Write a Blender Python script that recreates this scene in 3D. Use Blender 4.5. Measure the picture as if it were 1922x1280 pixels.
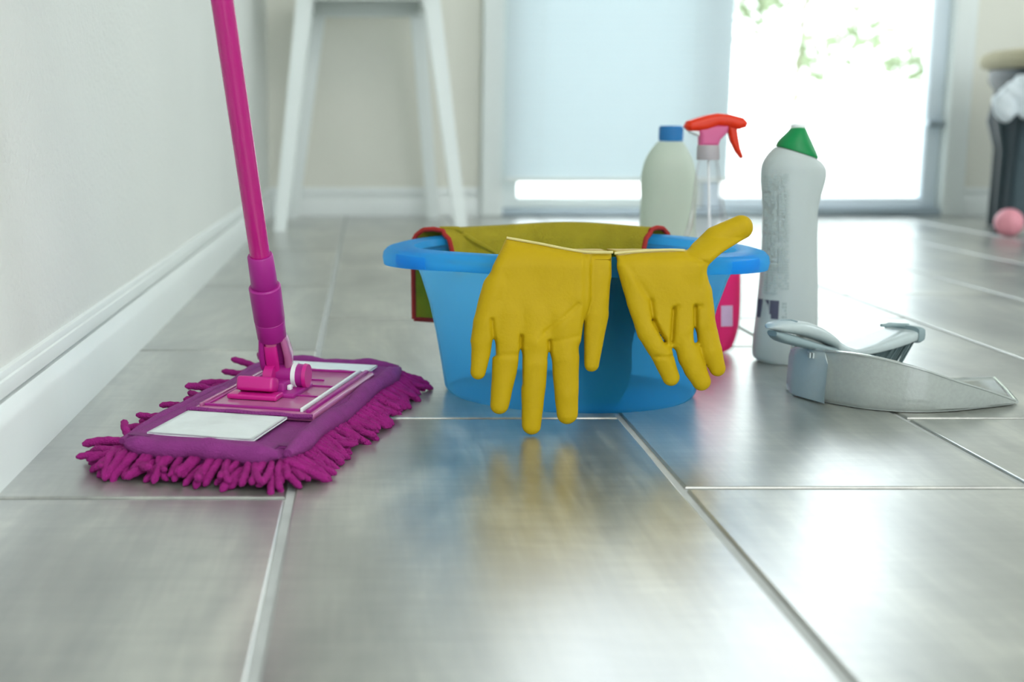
import bpy, bmesh, math, random
import numpy as np
from mathutils import Vector, Matrix

for o in list(bpy.data.objects): bpy.data.objects.remove(o)
SC = bpy.context.scene
COL = SC.collection
random.seed(7)
PI = math.pi

# ------------------------------------------------------------------ camera, world, light, exposure
FPX, CH, TILT = 2380.0, 0.267, math.atan(410 / 2380.0)
cam = bpy.data.cameras.new('camera'); cob = bpy.data.objects.new('camera', cam); COL.objects.link(cob)
cob.location = (0, 0, CH); cob.rotation_euler = (PI / 2 - TILT, 0, 0)
cam.sensor_width = 36; cam.lens = 36 * FPX / 1922; cam.shift_x = (961 - 685) / 1922
cam.clip_start = 0.01; cam.clip_end = 200
cam.dof.use_dof = True; cam.dof.focus_distance = 1.09; cam.dof.aperture_fstop = 5.0
SC.camera = cob

w = bpy.data.worlds.new('sky'); SC.world = w; w.use_nodes = True
bg = w.node_tree.nodes['Background']
bg.inputs[0].default_value = (0.88, 0.955, 1.0, 1); bg.inputs[1].default_value = 2.6
# fill light added to brighten the room, a wide flat panel behind the camera
lt = bpy.data.lights.new('added_fill_glow', 'AREA'); lt.shape = 'RECTANGLE'; lt.size = 1.8; lt.size_y = 1.8; lt.energy = 24; lt.color = (1.0, 0.98, 0.94)
lo_ = bpy.data.objects.new('added_fill_glow', lt); COL.objects.link(lo_); lo_.location = (1.2, -1.3, 2.48)
SC.view_settings.view_transform = 'Standard'; SC.view_settings.look = 'None'
SC.view_settings.gamma = 1; SC.view_settings.use_curve_mapping = False
SC.view_settings.exposure = 0.88

# ------------------------------------------------------------------ placement helpers (photo point -> place in the room)
def at(px, py, z=0.0):
    a = TILT + math.atan((py - 640) / FPX); Y = (CH - z) / math.tan(a)
    ax = Y * math.cos(TILT) + (CH - z) * math.sin(TILT)
    return Vector(((px - 685) / FPX * ax, Y, z))
def atY(px, py, Y):
    a = TILT + math.atan((py - 640) / FPX); z = CH - Y * math.tan(a)
    ax = Y * math.cos(TILT) + (CH - z) * math.sin(TILT)
    return Vector(((px - 685) / FPX * ax, Y, z))

# ------------------------------------------------------------------ materials
def mat(name, col, rough=0.5, metal=0, trans=0, ior=1.45, coat=0, noise=0, nscale=8, bump=0, bscale=200, stretch=(1,1,1), spec=0.5, sss=0, transl=0, aniso_noise=None):
    m = bpy.data.materials.new(name); m.use_nodes = True; nt = m.node_tree; N = nt.nodes; L = nt.links
    b = N['Principled BSDF']; out = N['Material Output']
    b.inputs['Base Color'].default_value = (*col, 1); b.inputs['Roughness'].default_value = rough
    b.inputs['Metallic'].default_value = metal; b.inputs['Transmission Weight'].default_value = trans
    b.inputs['IOR'].default_value = ior; b.inputs['Coat Weight'].default_value = coat
    b.inputs['Specular IOR Level'].default_value = spec
    if sss:
        b.inputs['Subsurface Weight'].default_value = sss; b.inputs['Subsurface Scale'].default_value = 0.01
    tc = N.new('ShaderNodeTexCoord'); mp = N.new('ShaderNodeMapping'); L.new(tc.outputs['Object'], mp.inputs[0])
    mp.inputs['Scale'].default_value = stretch
    if noise:
        n = N.new('ShaderNodeTexNoise'); n.inputs['Scale'].default_value = nscale; n.inputs['Detail'].default_value = 5
        L.new(mp.outputs[0], n.inputs['Vector'])
        r = N.new('ShaderNodeMapRange'); r.inputs[3].default_value = 1 - noise; r.inputs[4].default_value = 1 + noise
        L.new(n.outputs[0], r.inputs[0])
        h = N.new('ShaderNodeHueSaturation'); h.inputs['Color'].default_value = (*col, 1)
        L.new(r.outputs[0], h.inputs['Value']); L.new(h.outputs[0], b.inputs['Base Color'])
    if bump:
        n2 = N.new('ShaderNodeTexNoise'); n2.inputs['Scale'].default_value = bscale; n2.inputs['Detail'].default_value = 3
        L.new(mp.outputs[0], n2.inputs['Vector'])
        bp = N.new('ShaderNodeBump'); bp.inputs['Strength'].default_value = bump; bp.inputs['Distance'].default_value = 0.002
        L.new(n2.outputs[0], bp.inputs['Height']); L.new(bp.outputs[0], b.inputs['Normal'])
    if transl:
        t = N.new('ShaderNodeBsdfTranslucent'); t.inputs[0].default_value = (*col, 1)
        mx = N.new('ShaderNodeMixShader'); mx.inputs[0].default_value = transl
        L.new(b.outputs[0], mx.inputs[1]); L.new(t.outputs[0], mx.inputs[2]); L.new(mx.outputs[0], out.inputs[0])
    return m

def clear_mat(name, col, gloss=0.5, rough=0.05):
    """thin clear plastic or glass: passes light straight through, tinted, with a surface sheen"""
    m = bpy.data.materials.new(name); m.use_nodes = True; nt = m.node_tree; N = nt.nodes; L = nt.links
    N.remove(N['Principled BSDF']); out = N['Material Output']
    t = N.new('ShaderNodeBsdfTransparent'); t.inputs[0].default_value = (*col, 1)
    g = N.new('ShaderNodeBsdfGlossy'); g.inputs[1].default_value = rough
    f = N.new('ShaderNodeFresnel'); f.inputs[0].default_value = 1.45
    k = N.new('ShaderNodeMath'); k.operation = 'MULTIPLY'; k.inputs[1].default_value = gloss
    mx = N.new('ShaderNodeMixShader')
    L.new(f.outputs[0], k.inputs[0]); L.new(k.outputs[0], mx.inputs[0]); L.new(t.outputs[0], mx.inputs[1]); L.new(g.outputs[0], mx.inputs[2])
    L.new(mx.outputs[0], out.inputs[0]); return m

def tile_mat():
    m = bpy.data.materials.new('wood_look_tile'); m.use_nodes = True; nt = m.node_tree; N = nt.nodes; L = nt.links
    b = N['Principled BSDF']
    tc = N.new('ShaderNodeTexCoord'); oi = N.new('ShaderNodeObjectInfo')
    add = N.new('ShaderNodeVectorMath'); add.operation = 'ADD'
    ml = N.new('ShaderNodeVectorMath'); ml.operation = 'SCALE'; ml.inputs['Scale'].default_value = 13.0
    cb = N.new('ShaderNodeCombineXYZ')
    L.new(oi.outputs['Random'], cb.inputs[0]); L.new(oi.outputs['Random'], cb.inputs[1])
    L.new(cb.outputs[0], ml.inputs[0]); L.new(tc.outputs['Object'], add.inputs[0]); L.new(ml.outputs[0], add.inputs[1])
    def noise(scale, stretch, detail=5, dist=0.0):
        mp = N.new('ShaderNodeMapping'); mp.inputs['Scale'].default_value = stretch
        L.new(add.outputs[0], mp.inputs[0])
        n = N.new('ShaderNodeTexNoise'); n.inputs['Scale'].default_value = scale; n.inputs['Detail'].default_value = detail
        n.inputs['Distortion'].default_value = dist; n.inputs['Roughness'].default_value = 0.62
        L.new(mp.outputs[0], n.inputs['Vector']); return n
    broad = noise(3.2, (2.4, 0.8, 1), 4, 0.6)
    grain = noise(9, (14, 0.9, 1), 8, 0.3)
    cross = noise(14, (1.0, 7, 1), 6, 0.2)
    def math_(op, a, bb):
        k = N.new('ShaderNodeMath'); k.operation = op
        for i, v in enumerate((a, bb)):
            if isinstance(v, (int, float)): k.inputs[i].default_value = v
            else: L.new(v, k.inputs[i])
        return k.outputs[0]
    s = math_('ADD', math_('MULTIPLY', broad.outputs[0], 0.64), math_('ADD', math_('MULTIPLY', grain.outputs[0], 0.20), math_('MULTIPLY', cross.outputs[0], 0.16)))
    cr = N.new('ShaderNodeValToRGB'); e = cr.color_ramp.elements
    e[0].position = 0.38; e[0].color = (0.070, 0.074, 0.064, 1)
    e[1].position = 0.62; e[1].color = (0.43, 0.435, 0.37, 1)
    x = e.new(0.50); x.color = (0.205, 0.212, 0.183, 1)
    L.new(s, cr.inputs[0]); L.new(cr.outputs[0], b.inputs['Base Color'])
    rr = N.new('ShaderNodeMapRange'); rr.inputs[3].default_value = 0.26; rr.inputs[4].default_value = 0.46
    L.new(grain.outputs[0], rr.inputs[0]); L.new(rr.outputs[0], b.inputs['Roughness'])
    fine = noise(420, (1, 0.5, 1), 2)
    bp = N.new('ShaderNodeBump'); bp.inputs['Strength'].default_value = 0.12; bp.inputs['Distance'].default_value = 0.0006
    hh = math_('ADD', math_('MULTIPLY', grain.outputs[0], 1.0), math_('ADD', math_('MULTIPLY', fine.outputs[0], 0.25), math_('MULTIPLY', cross.outputs[0], 0.5)))
    L.new(hh, bp.inputs['Height']); L.new(bp.outputs[0], b.inputs['Normal'])
    b.inputs['Specular IOR Level'].default_value = 1.0
    b.inputs['Coat Weight'].default_value = 1.0; b.inputs['Coat Roughness'].default_value = 0.28; b.inputs['Coat IOR'].default_value = 2.2; b.inputs['IOR'].default_value = 1.7
    return m

M = {}
M['tile'] = tile_mat()
M['grout'] = mat('grout', (0.48, 0.50, 0.49), 0.8, noise=0.2, nscale=30)
M['wall'] = mat('wall_plaster', (0.74, 0.76, 0.72), 0.9, noise=0.06, nscale=3, bump=0.55, bscale=160)
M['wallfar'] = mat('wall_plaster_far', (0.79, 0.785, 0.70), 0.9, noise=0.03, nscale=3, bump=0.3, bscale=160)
M['ceil'] = mat('ceiling_paint', (0.85, 0.87, 0.86), 0.9, noise=0.02, nscale=2)
M['trim'] = mat('trim_paint', (0.80, 0.84, 0.82), 0.28, noise=0.03, nscale=12, bump=0.05, bscale=80)
M['white'] = mat('white_lacquer', (0.82, 0.87, 0.85), 0.4, noise=0.02, nscale=6)
M['bluegrey'] = mat('bluish_door_paint', (0.82, 0.92, 1.0), 0.35, noise=0.03, nscale=6)
M['threshold'] = mat('threshold_metal', (0.35, 0.42, 0.46), 0.4, metal=0.6, noise=0.05)
M['blind'] = mat('blind_slat', (0.86, 0.93, 0.95), 0.5, noise=0.02, nscale=5, transl=0.28)
M['glass'] = clear_mat('window_glass', (0.97, 0.985, 0.98), 0.6, 0.0)
M['terrace'] = mat('terrace_paving', (0.72, 0.71, 0.68), 0.8, noise=0.08, nscale=4)
M['rail'] = mat('rail_metal', (0.50, 0.55, 0.56), 0.4, metal=0.3, noise=0.03)
M['leaf'] = mat('foliage', (0.33, 0.40, 0.25), 0.6, noise=0.4, nscale=4, transl=0.3)
M['bark'] = mat('bark', (0.25, 0.20, 0.15), 0.9, noise=0.3, nscale=20)
M['mag_pole'] = mat('magenta_lacquer', (0.47, 0.006, 0.19), 0.24, coat=0.3, noise=0.03, nscale=20)
M['mag'] = mat('magenta_plastic', (0.36, 0.014, 0.235), 0.42, noise=0.05, nscale=30)
M['hot'] = mat('hot_pink_plastic', (0.56, 0.010, 0.24), 0.35, coat=0.2, noise=0.04, nscale=30)
M['plate'] = mat('pale_magenta_plate', (0.46, 0.135, 0.30), 0.27, coat=0.3, noise=0.05, nscale=20)
M['pad'] = mat('purple_fabric', (0.235, 0.028, 0.195), 0.85, noise=0.25, nscale=90, bump=0.6, bscale=700)
M['strand'] = mat('chenille', (0.33, 0.008, 0.19), 0.9, noise=0.3, nscale=120, bump=1.0, bscale=900)
M['pocket'] = mat('white_pocket_fabric', (0.74, 0.80, 0.79), 0.7, noise=0.06, nscale=60, bump=0.35, bscale=90)
M['glove'] = mat('yellow_rubber', (0.52, 0.35, 0.003), 0.55, spec=0.22, noise=0.07, nscale=25, bump=0.18, bscale=350, transl=0.10)
M['glove_edge_highlight'] = mat('glove_edge_highlight', (0.80, 0.72, 0.32), 0.4, noise=0.03, transl=0.3)  # pale colour standing in for light caught along the glove fold
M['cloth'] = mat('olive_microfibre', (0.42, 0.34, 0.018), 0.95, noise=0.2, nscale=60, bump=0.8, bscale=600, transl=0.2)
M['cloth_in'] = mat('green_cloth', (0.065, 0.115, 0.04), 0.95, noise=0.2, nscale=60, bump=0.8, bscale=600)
M['hem'] = mat('red_hem', (0.38, 0.02, 0.015), 0.8, noise=0.15, nscale=200, bump=0.5, bscale=900)
M['bottle_white'] = mat('milky_plastic', (0.70, 0.77, 0.68), 0.4, noise=0.03, nscale=10, transl=0.42)
M['bottle_grey'] = mat('pale_grey_plastic', (0.62, 0.68, 0.67), 0.35, noise=0.03, nscale=10, transl=0.30)
M['blue_cap'] = mat('blue_cap', (0.002, 0.17, 0.45), 0.4, noise=0.04, nscale=40)
M['green_cap'] = mat('green_cap', (0.004, 0.30, 0.085), 0.4, noise=0.04, nscale=40, transl=0.25)
M['white_cap'] = mat('white_nozzle', (0.85, 0.88, 0.88), 0.4, noise=0.03)
M['print'] = mat('grey_print', (0.42, 0.49, 0.48), 0.6, noise=0.1, nscale=300)
M['print_dark'] = mat('dark_print', (0.085, 0.085, 0.13), 0.6, noise=0.15, nscale=300)
M['print_pale'] = mat('lilac_label', (0.62, 0.42, 0.60), 0.6, noise=0.1, nscale=100)
M['clear'] = clear_mat('clear_plastic', (0.985, 0.975, 0.98), 0.35, 0.12)
M['liquid'] = mat('pink_liquid', (1.0, 0.09, 0.36), 0.15, trans=0.55, ior=1.1, noise=0.02, transl=0.45)
M['red'] = mat('orange_red_plastic', (0.90, 0.055, 0.012), 0.35, noise=0.04, nscale=30, transl=0.35)
M['pinkc'] = mat('pink_clear_plastic', (0.90, 0.22, 0.48), 0.3, noise=0.05, nscale=30, transl=0.45)
M['collar'] = mat('greyish_collar', (0.52, 0.48, 0.50), 0.4, noise=0.04, nscale=30, transl=0.2)
M['pan'] = mat('grey_dustpan_plastic', (0.36, 0.395, 0.375), 0.24, coat=1.0, noise=0.12, nscale=260, bump=0.08, bscale=500)
M['brush'] = mat('pale_grey_plastic_brush', (0.46, 0.53, 0.535), 0.33, coat=0.2, noise=0.06, nscale=200)
M['grip'] = mat('grip_insert', (0.25, 0.33, 0.345), 0.5, noise=0.05, nscale=100)
M['bristle'] = mat('bristles', (0.11, 0.16, 0.165), 0.7, noise=0.3, nscale=400, stretch=(1, 1, .1))
M['dark'] = mat('charcoal_lacquer', (0.015, 0.030, 0.038), 0.45, noise=0.1, nscale=20)
M['darkfab'] = mat('charcoal_fabric', (0.07, 0.105, 0.12), 0.9, noise=0.1, nscale=60)
M['tan'] = mat('tan_cushion', (0.46, 0.42, 0.29), 0.9, noise=0.2, nscale=80, bump=0.5, bscale=300)
M['bag'] = mat('white_film', (0.82, 0.87, 0.90), 0.35, noise=0.04, nscale=20, transl=0.3)
M['ball'] = mat('pink_ball', (0.75, 0.30, 0.36), 0.5, noise=0.05, nscale=20)

def bucket_mat(name='translucent_blue_plastic', kt=0.80, kr=0.42, tcol=(0.22, 0.70, 1.0), rcol=(0.34, 0.78, 1.0), rough=0.5):
    m = bpy.data.materials.new(name); m.use_nodes = True; nt = m.node_tree; N = nt.nodes; L = nt.links
    b = N['Principled BSDF']; out = N['Material Output']
    b.inputs['Base Color'].default_value = (0.02, 0.42, 0.98, 1); b.inputs['Roughness'].default_value = 0.3
    tc = N.new('ShaderNodeTexCoord'); n = N.new('ShaderNodeTexNoise'); n.inputs['Scale'].default_value = 26; L.new(tc.outputs['Object'], n.inputs['Vector'])
    r = N.new('ShaderNodeMapRange'); r.inputs[3].default_value = 0.24; r.inputs[4].default_value = 0.38; L.new(n.outputs[0], r.inputs[0]); L.new(r.outputs[0], b.inputs['Roughness'])
    t = N.new('ShaderNodeBsdfTranslucent'); t.inputs[0].default_value = (*tcol, 1)
    rf = N.new('ShaderNodeBsdfRefraction'); rf.inputs['Color'].default_value = (*rcol, 1); rf.inputs['IOR'].default_value = 1.02; rf.inputs['Roughness'].default_value = rough
    m1 = N.new('ShaderNodeMixShader'); m1.inputs[0].default_value = kr
    m2 = N.new('ShaderNodeMixShader'); m2.inputs[0].default_value = kt
    L.new(t.outputs[0], m1.inputs[1]); L.new(rf.outputs[0], m1.inputs[2])
    L.new(b.outputs[0], m2.inputs[1]); L.new(m1.outputs[0], m2.inputs[2]); L.new(m2.outputs[0], out.inputs[0])
    return m
M['bucket'] = bucket_mat()
M['bucket_rim'] = bucket_mat('blue_rim_plastic', 0.72, 0.25, (0.30, 0.78, 1.0))
M['bucket_in'] = bucket_mat('blue_plastic_inner_face', 0.97, 0.97, (0.8, 0.95, 1.0), (0.9, 0.97, 1.0), 0.12)

# ------------------------------------------------------------------ mesh helpers
def obj(name, verts, faces, m, parent=None, smooth=True, loc=None):
    me = bpy.data.meshes.new(name); me.from_pydata([tuple(v) for v in verts], [], [tuple(f) for f in faces]); me.update()
    if smooth: me.polygons.foreach_set('use_smooth', [True] * len(me.polygons))
    me.materials.append(M[m]); o = bpy.data.objects.new(name, me); COL.objects.link(o)
    if parent: o.parent = parent
    if loc: o.location = loc
    return o
def local(o, root):
    """give o's mesh, built in room coordinates, to a parent placed elsewhere"""
    o.parent = root; o.matrix_parent_inverse = Matrix.Identity(4)
    o.data.transform(root.matrix_basis.inverted()); return o
def empty(name, loc=(0, 0, 0), rz=0):
    o = bpy.data.objects.new(name, None); COL.objects.link(o); o.location = loc; o.rotation_euler = (0, 0, rz); o.empty_display_size = 0.05
    o.matrix_basis = Matrix.Translation(loc) @ Matrix.Rotation(rz, 4, 'Z')
    return o
def tag(o, label=None, cat=None, group=None, kind=None):
    if label: o['label'] = label
    if cat: o['category'] = cat
    if group: o['group'] = group
    if kind: o['kind'] = kind
    return o
def frombm(name, bm, m, parent=None, smooth=True):
    bmesh.ops.recalc_face_normals(bm, faces=bm.faces)
    me = bpy.data.meshes.new(name); bm.to_mesh(me); bm.free()
    if smooth:
        me.polygons.foreach_set('use_smooth', [True] * len(me.polygons))
        try: me.set_sharp_from_angle(angle=math.radians(38))
        except Exception: pass
    me.materials.append(M[m]); o = bpy.data.objects.new(name, me); COL.objects.link(o)
    if parent: local(o, parent)
    return o
def addbox(bm, lo, hi, bev=0.0, rot=None):
    g = bmesh.ops.create_cube(bm, size=1); vs = g['verts']
    c = [(lo[i] + hi[i]) / 2 for i in range(3)]; s = [hi[i] - lo[i] for i in range(3)]
    for v in vs: v.co = Vector((v.co.x * s[0], v.co.y * s[1], v.co.z * s[2]))
    if bev:
        es = list({e for v in vs for e in v.link_edges})
        r = bmesh.ops.bevel(bm, geom=es, offset=bev, segments=3, affect='EDGES', profile=0.5)
        vs = list({v for f in r['faces'] for v in f.verts} | {v for v in vs if v.is_valid})
    for v in vs:
        if rot: v.co = rot @ v.co
        v.co += Vector(c)
    return vs
def box(name, lo, hi, m, parent=None, bev=0.0, rot=None):
    bm = bmesh.new(); addbox(bm, lo, hi, bev, rot); return frombm(name, bm, m, parent, smooth=bev > 0)
def tube_data(pts, rads, n=12, caps=True, flat=1.0, up=Vector((0, 0, 1))):
    pts = [Vector(p) for p in pts]; V = []; F = []
    if isinstance(rads, (int, float)): rads = [rads] * len(pts)
    px = None
    for i, p in enumerate(pts):
        t = (pts[min(i + 1, len(pts) - 1)] - pts[max(i - 1, 0)]).normalized()
        if px is None:
            a = up if abs(t.dot(up)) < 0.95 else Vector((0, 1, 0)); px = t.cross(a).normalized()
        else: px = (px - t * px.dot(t)).normalized()
        q = t.cross(px)
        for k in range(n):
            an = 2 * PI * k / n; V.append(p + (px * math.cos(an) + q * math.sin(an) * flat) * rads[i])
    for i in range(len(pts) - 1):
        for k in range(n):
            a = i * n + k; b = i * n + (k + 1) % n; F.append((a, b, b + n, a + n))
    if caps: F.append(tuple(range(n - 1, -1, -1))); F.append(tuple(range((len(pts) - 1) * n, len(pts) * n)))
    return V, F
def tube(name, pts, rads, m, parent=None, n=12, flat=1.0):
    V, F = tube_data(pts, rads, n, True, flat)
    bm = bmesh.new(); vs = [bm.verts.new(v) for v in V]
    for f in F: bm.faces.new([vs[i] for i in f])
    return frombm(name, bm, m, parent)
def rings_obj(name, rings, m, parent=None, capa=True, capb=True, closed=False, thin=None):
    n = len(rings[0]); bm = bmesh.new(); vs = [[bm.verts.new(p) for p in r] for r in rings]
    R = len(rings)
    for i in range(R if closed else R - 1):
        a = vs[i]; b = vs[(i + 1) % R]
        for k in range(n): bm.faces.new((a[k], a[(k + 1) % n], b[(k + 1) % n], b[k]))
    if capa and not closed: bm.faces.new(list(reversed(vs[0])))
    if capb and not closed: bm.faces.new(vs[-1])
    return frombm(name, bm, m, parent)
def oval(cx, cy, z, a, b, n=48, p=2.0, tiltx=0.0):
    r = []
    for k in range(n):
        t = 2 * PI * k / n; c, s = math.cos(t), math.sin(t)
        x = a * math.copysign(abs(c) ** (2 / p), c); y = b * math.copysign(abs(s) ** (2 / p), s)
        r.append(Vector((cx + x, cy + y, z + tiltx * x)))
    return r
def spline(vals, n):
    """Catmull-Rom through rows of numbers"""
    v = [np.array(x, float) for x in vals]; out = []
    for i in range(len(v) - 1):
        p0 = v[max(i - 1, 0)]; p1 = v[i]; p2 = v[i + 1]; p3 = v[min(i + 2, len(v) - 1)]
        for k in range(n):
            t = k / n; out.append(0.5 * ((2 * p1) + (-p0 + p2) * t + (2 * p0 - 5 * p1 + 4 * p2 - p3) * t * t + (-p0 + 3 * p1 - 3 * p2 + p3) * t ** 3))
    out.append(v[-1]); return out

# signed-distance meshing (surface nets) for soft, continuous forms
def nets(fn, lo, hi, h):
    ax = [np.arange(lo[i], hi[i] + h, h) for i in range(3)]
    X, Y, Z = np.meshgrid(*ax, indexing='ij'); D = fn(X, Y, Z).astype(np.float32); nx, ny, nz = D.shape
    S = np.zeros((nx - 1, ny - 1, nz - 1, 3), np.float32); Cn = np.zeros((nx - 1, ny - 1, nz - 1), np.int32)
    ind = np.indices(D.shape).astype(np.float32); edges = []
    for a in range(3):
        sl0 = [slice(None)] * 3; sl1 = [slice(None)] * 3; sl0[a] = slice(0, -1); sl1[a] = slice(1, None)
        d0 = D[tuple(sl0)]; d1 = D[tuple(sl1)]; cr = (d0 < 0) != (d1 < 0)
        I = np.argwhere(cr); t = d0[cr] / (d0[cr] - d1[cr]); P = I.astype(np.float32); P[:, a] += t
        b, c = [q for q in range(3) if q != a]
        for db in (0, 1):
            for dc in (0, 1):
                J = I.copy(); J[:, b] -= db; J[:, c] -= dc
                ok = (J[:, b] >= 0) & (J[:, c] >= 0) & (J[:, b] < S.shape[b]) & (J[:, c] < S.shape[c])
                J = J[ok]; np.add.at(S, (J[:, 0], J[:, 1], J[:, 2]), P[ok]); np.add.at(Cn, (J[:, 0], J[:, 1], J[:, 2]), 1)
        edges.append((a, b, c, I, d0[cr] < 0))
    act = Cn > 0; idx = np.full(Cn.shape, -1, np.int64); idx[act] = np.arange(act.sum())
    V = S[act] / Cn[act][:, None] * h + np.array(lo); F = []
    for a, b, c, I, neg in edges:
        ok = (I[:, b] > 0) & (I[:, c] > 0) & (I[:, b] < Cn.shape[b]) & (I[:, c] < Cn.shape[c]); I = I[ok]; neg = neg[ok]
        def g(db, dc):
            J = I.copy(); J[:, b] -= db; J[:, c] -= dc; return idx[J[:, 0], J[:, 1], J[:, 2]]
        q = np.stack([g(0, 0), g(1, 0), g(1, 1), g(0, 1)], 1)
        flip = neg if a != 1 else ~neg
        q[flip] = q[flip][:, ::-1]; F.append(q)
    return V, np.concatenate(F)
def capsule(X, Y, Z, p0, p1, r0, r1, fy=1.0):
    p0 = np.array(p0, float); p1 = np.array(p1, float); d = p1 - p0; L2 = (d * d).sum()
    t = np.clip(((X - p0[0]) * d[0] + (Y - p0[1]) * d[1] + (Z - p0[2]) * d[2]) / L2, 0, 1)
    dx = X - p0[0] - t * d[0]; dy = (Y - p0[1] - t * d[1]) / fy; dz = Z - p0[2] - t * d[2]
    return (np.sqrt(dx * dx + dy * dy + dz * dz) - (r0 + (r1 - r0) * t)) * (0.8 if fy < 1 else 1)
def smin(a, b, k):
    h = np.clip(0.5 + 0.5 * (b - a) / k, 0, 1); return b + (a - b) * h - k * h * (1 - h)
def polysd(X, Z, P):
    P = np.array(P, float); d = np.full(X.shape, 1e9); ins = np.zeros(X.shape, bool)
    for i in range(len(P)):
        a = P[i]; b = P[(i + 1) % len(P)]; e = b - a; wx = X - a[0]; wz = Z - a[1]
        t = np.clip((wx * e[0] + wz * e[1]) / (e @ e), 0, 1); d = np.minimum(d, (wx - t * e[0]) ** 2 + (wz - t * e[1]) ** 2)
        c1 = (a[1] > Z) != (b[1] > Z)
        with np.errstate(divide='ignore', invalid='ignore'):
            xi = (b[0] - a[0]) * (Z - a[1]) / (b[1] - a[1] + 1e-12) + a[0]
        ins ^= c1 & (X < xi)
    d = np.sqrt(d); return np.where(ins, -d, d)
def slab(X, Y, Z, P, half, r, yc=0.0):
    d2 = polysd(X, Z, P); q0 = d2 + r; q1 = np.abs(Y - yc) - half + r
    return np.sqrt(np.maximum(q0, 0) ** 2 + np.maximum(q1, 0) ** 2) + np.minimum(np.maximum(q0, q1), 0) - r

# ================================================================== THE ROOM
WL, WR, WF, WB, HC = -0.278, 3.1, 3.70, -3.2, 2.55
DX0, DX1, DTOP = 0.345, 1.712, 2.14

tag(box('floor', (WL - 0.1, WB, -0.06), (WR + 0.1, WF + 0.12, -0.0022), 'grout'), kind='structure')
floor = bpy.data.objects['floor']
xs = [WL + 0.001, -0.0545, 0.235, 0.495, 0.752, 1.003]
while xs[-1] < WR: xs.append(xs[-1] + 0.255)
joints = [0.882, 1.133, 0.908, 1.133, 0.78, 1.04]
cache = {}
def tile_mesh(wd, ln):
    key = (round(wd, 4), round(ln, 4))
    if key in cache: return cache[key]
    g = 0.0032; bm = bmesh.new(); z0, z1, e = -0.006, 0.0, 0.0016
    def ring(i, z): return [bm.verts.new(p) for p in ((g + i, g + i, z), (wd - g - i, g + i, z), (wd - g - i, ln - g - i, z), (g + i, ln - g - i, z))]
    R = [ring(0, z0), ring(0, z1 - 0.0013), ring(e * 0.35, z1 - 0.0004), ring(e, z1)]
    for a, b in zip(R, R[1:]):
        for k in range(4): bm.faces.new((a[k], a[(k + 1) % 4], b[(k + 1) % 4], b[k]))
    bm.faces.new(R[-1]); me = bpy.data.meshes.new('tile'); bm.to_mesh(me); bm.free(); me.materials.append(M['tile']); cache[key] = me; return me
for c in range(len(xs) - 1):
    wd = min(xs[c + 1], WR) - xs[c]
    if wd < 0.03: continue
    j = joints[c % len(joints)]; y = j
    while y > WB + 0.03: y -= 0.603
    while y < WF - 0.001:
        y0 = max(y, WB); y1 = min(y + 0.603, WF)
        if y1 - y0 > 0.03:
            o = bpy.data.objects.new('tile', tile_mesh(wd, y1 - y0)); COL.objects.link(o)
            o.parent = floor; o.location = (xs[c], y0, 0)
        y += 0.603

tag(box('wall_left', (WL - 0.1, WB, 0), (WL, WF, HC), 'wall'), kind='structure')
bm = bmesh.new()   # right wall, with an opening added out of view to light the left wall
addbox(bm, (WR, WB, 0), (WR + 0.14, 1.5, HC)); addbox(bm, (WR, 2.7, 0), (WR + 0.14, WF, HC)); addbox(bm, (WR, 1.5, 2.1), (WR + 0.14, 2.7, HC)); addbox(bm, (WR, 1.5, 0), (WR + 0.14, 2.7, 0.6))
tag(frombm('wall_right', bm, 'wall', smooth=False), kind='structure')
bm = bmesh.new()
addbox(bm, (WL - 0.1, WF, 0), (DX0, WF + 0.14, HC)); addbox(bm, (DX1, WF, 0), (WR + 0.1, WF + 0.14, HC)); addbox(bm, (DX0, WF, DTOP), (DX1, WF + 0.14, HC))
tag(frombm('wall_far', bm, 'wallfar', smooth=False), kind='structure')
bm = bmesh.new()   # rear wall behind the camera with a wide opening added for fill light
addbox(bm, (WL - 0.1, WB - 0.14, 0), (0.0, WB, HC)); addbox(bm, (2.9, WB - 0.14, 0), (WR + 0.1, WB, HC)); addbox(bm, (0.0, WB - 0.14, 2.35), (2.9, WB, HC)); addbox(bm, (0.0, WB - 0.14, 0), (2.9, WB, 0.3))
tag(frombm('wall_rear', bm, 'wall', smooth=False), kind='structure')
lp = tag(empty('added_fill_panel', (1.2, -1.3, HC)), 'added flat square lamp behind the camera, out of view', 'fill_light')
box('fill_panel_frame', (0.28, -2.22, 2.49), (2.12, -0.38, HC), 'white', lp, bev=.01)  # housing drawn round the added fill light
tag(box('ceiling', (WL - 0.1, WB - 0.14, HC), (WR + 0.1, WF + 0.14, HC + 0.1), 'ceil'), kind='structure')

# baseboards: a lower board with a sloped, glossy top and a slim upper moulding behind a groove
PROF = [(0, 0), (0.011, 0), (0.011, 0.043), (0.0098, 0.047), (0.0068, 0.0580), (0.0058, 0.0592), (0.0010, 0.0596), (0.0010, 0.0624), (0.0062, 0.0630), (0.0066, 0.069), (0.0056, 0.0745), (0.0040, 0.0755), (0.0040, 0.0785), (0.0034, 0.081), (0.0, 0.082)]
def baseboard(name, axis, base, sgn, s0, s1):
    rings = []
    for s in (s0, s1):
        rings.append([Vector((base + sgn * d, s, z)) if axis == 'x' else Vector((s, base + sgn * d, z)) for d, z in PROF])
    o = rings_obj(name, rings, 'trim'); return tag(o, kind='structure')
baseboard('baseboard_left', 'x', WL, 1, WB, WF)
baseboard('baseboard_right', 'x', WR, -1, WB, WF)
baseboard('baseboard_far', 'y', WF, -1, WL, DX0 - 0.0)
baseboard('baseboard_far_right', 'y', WF, -1, DX1, WR)

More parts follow.
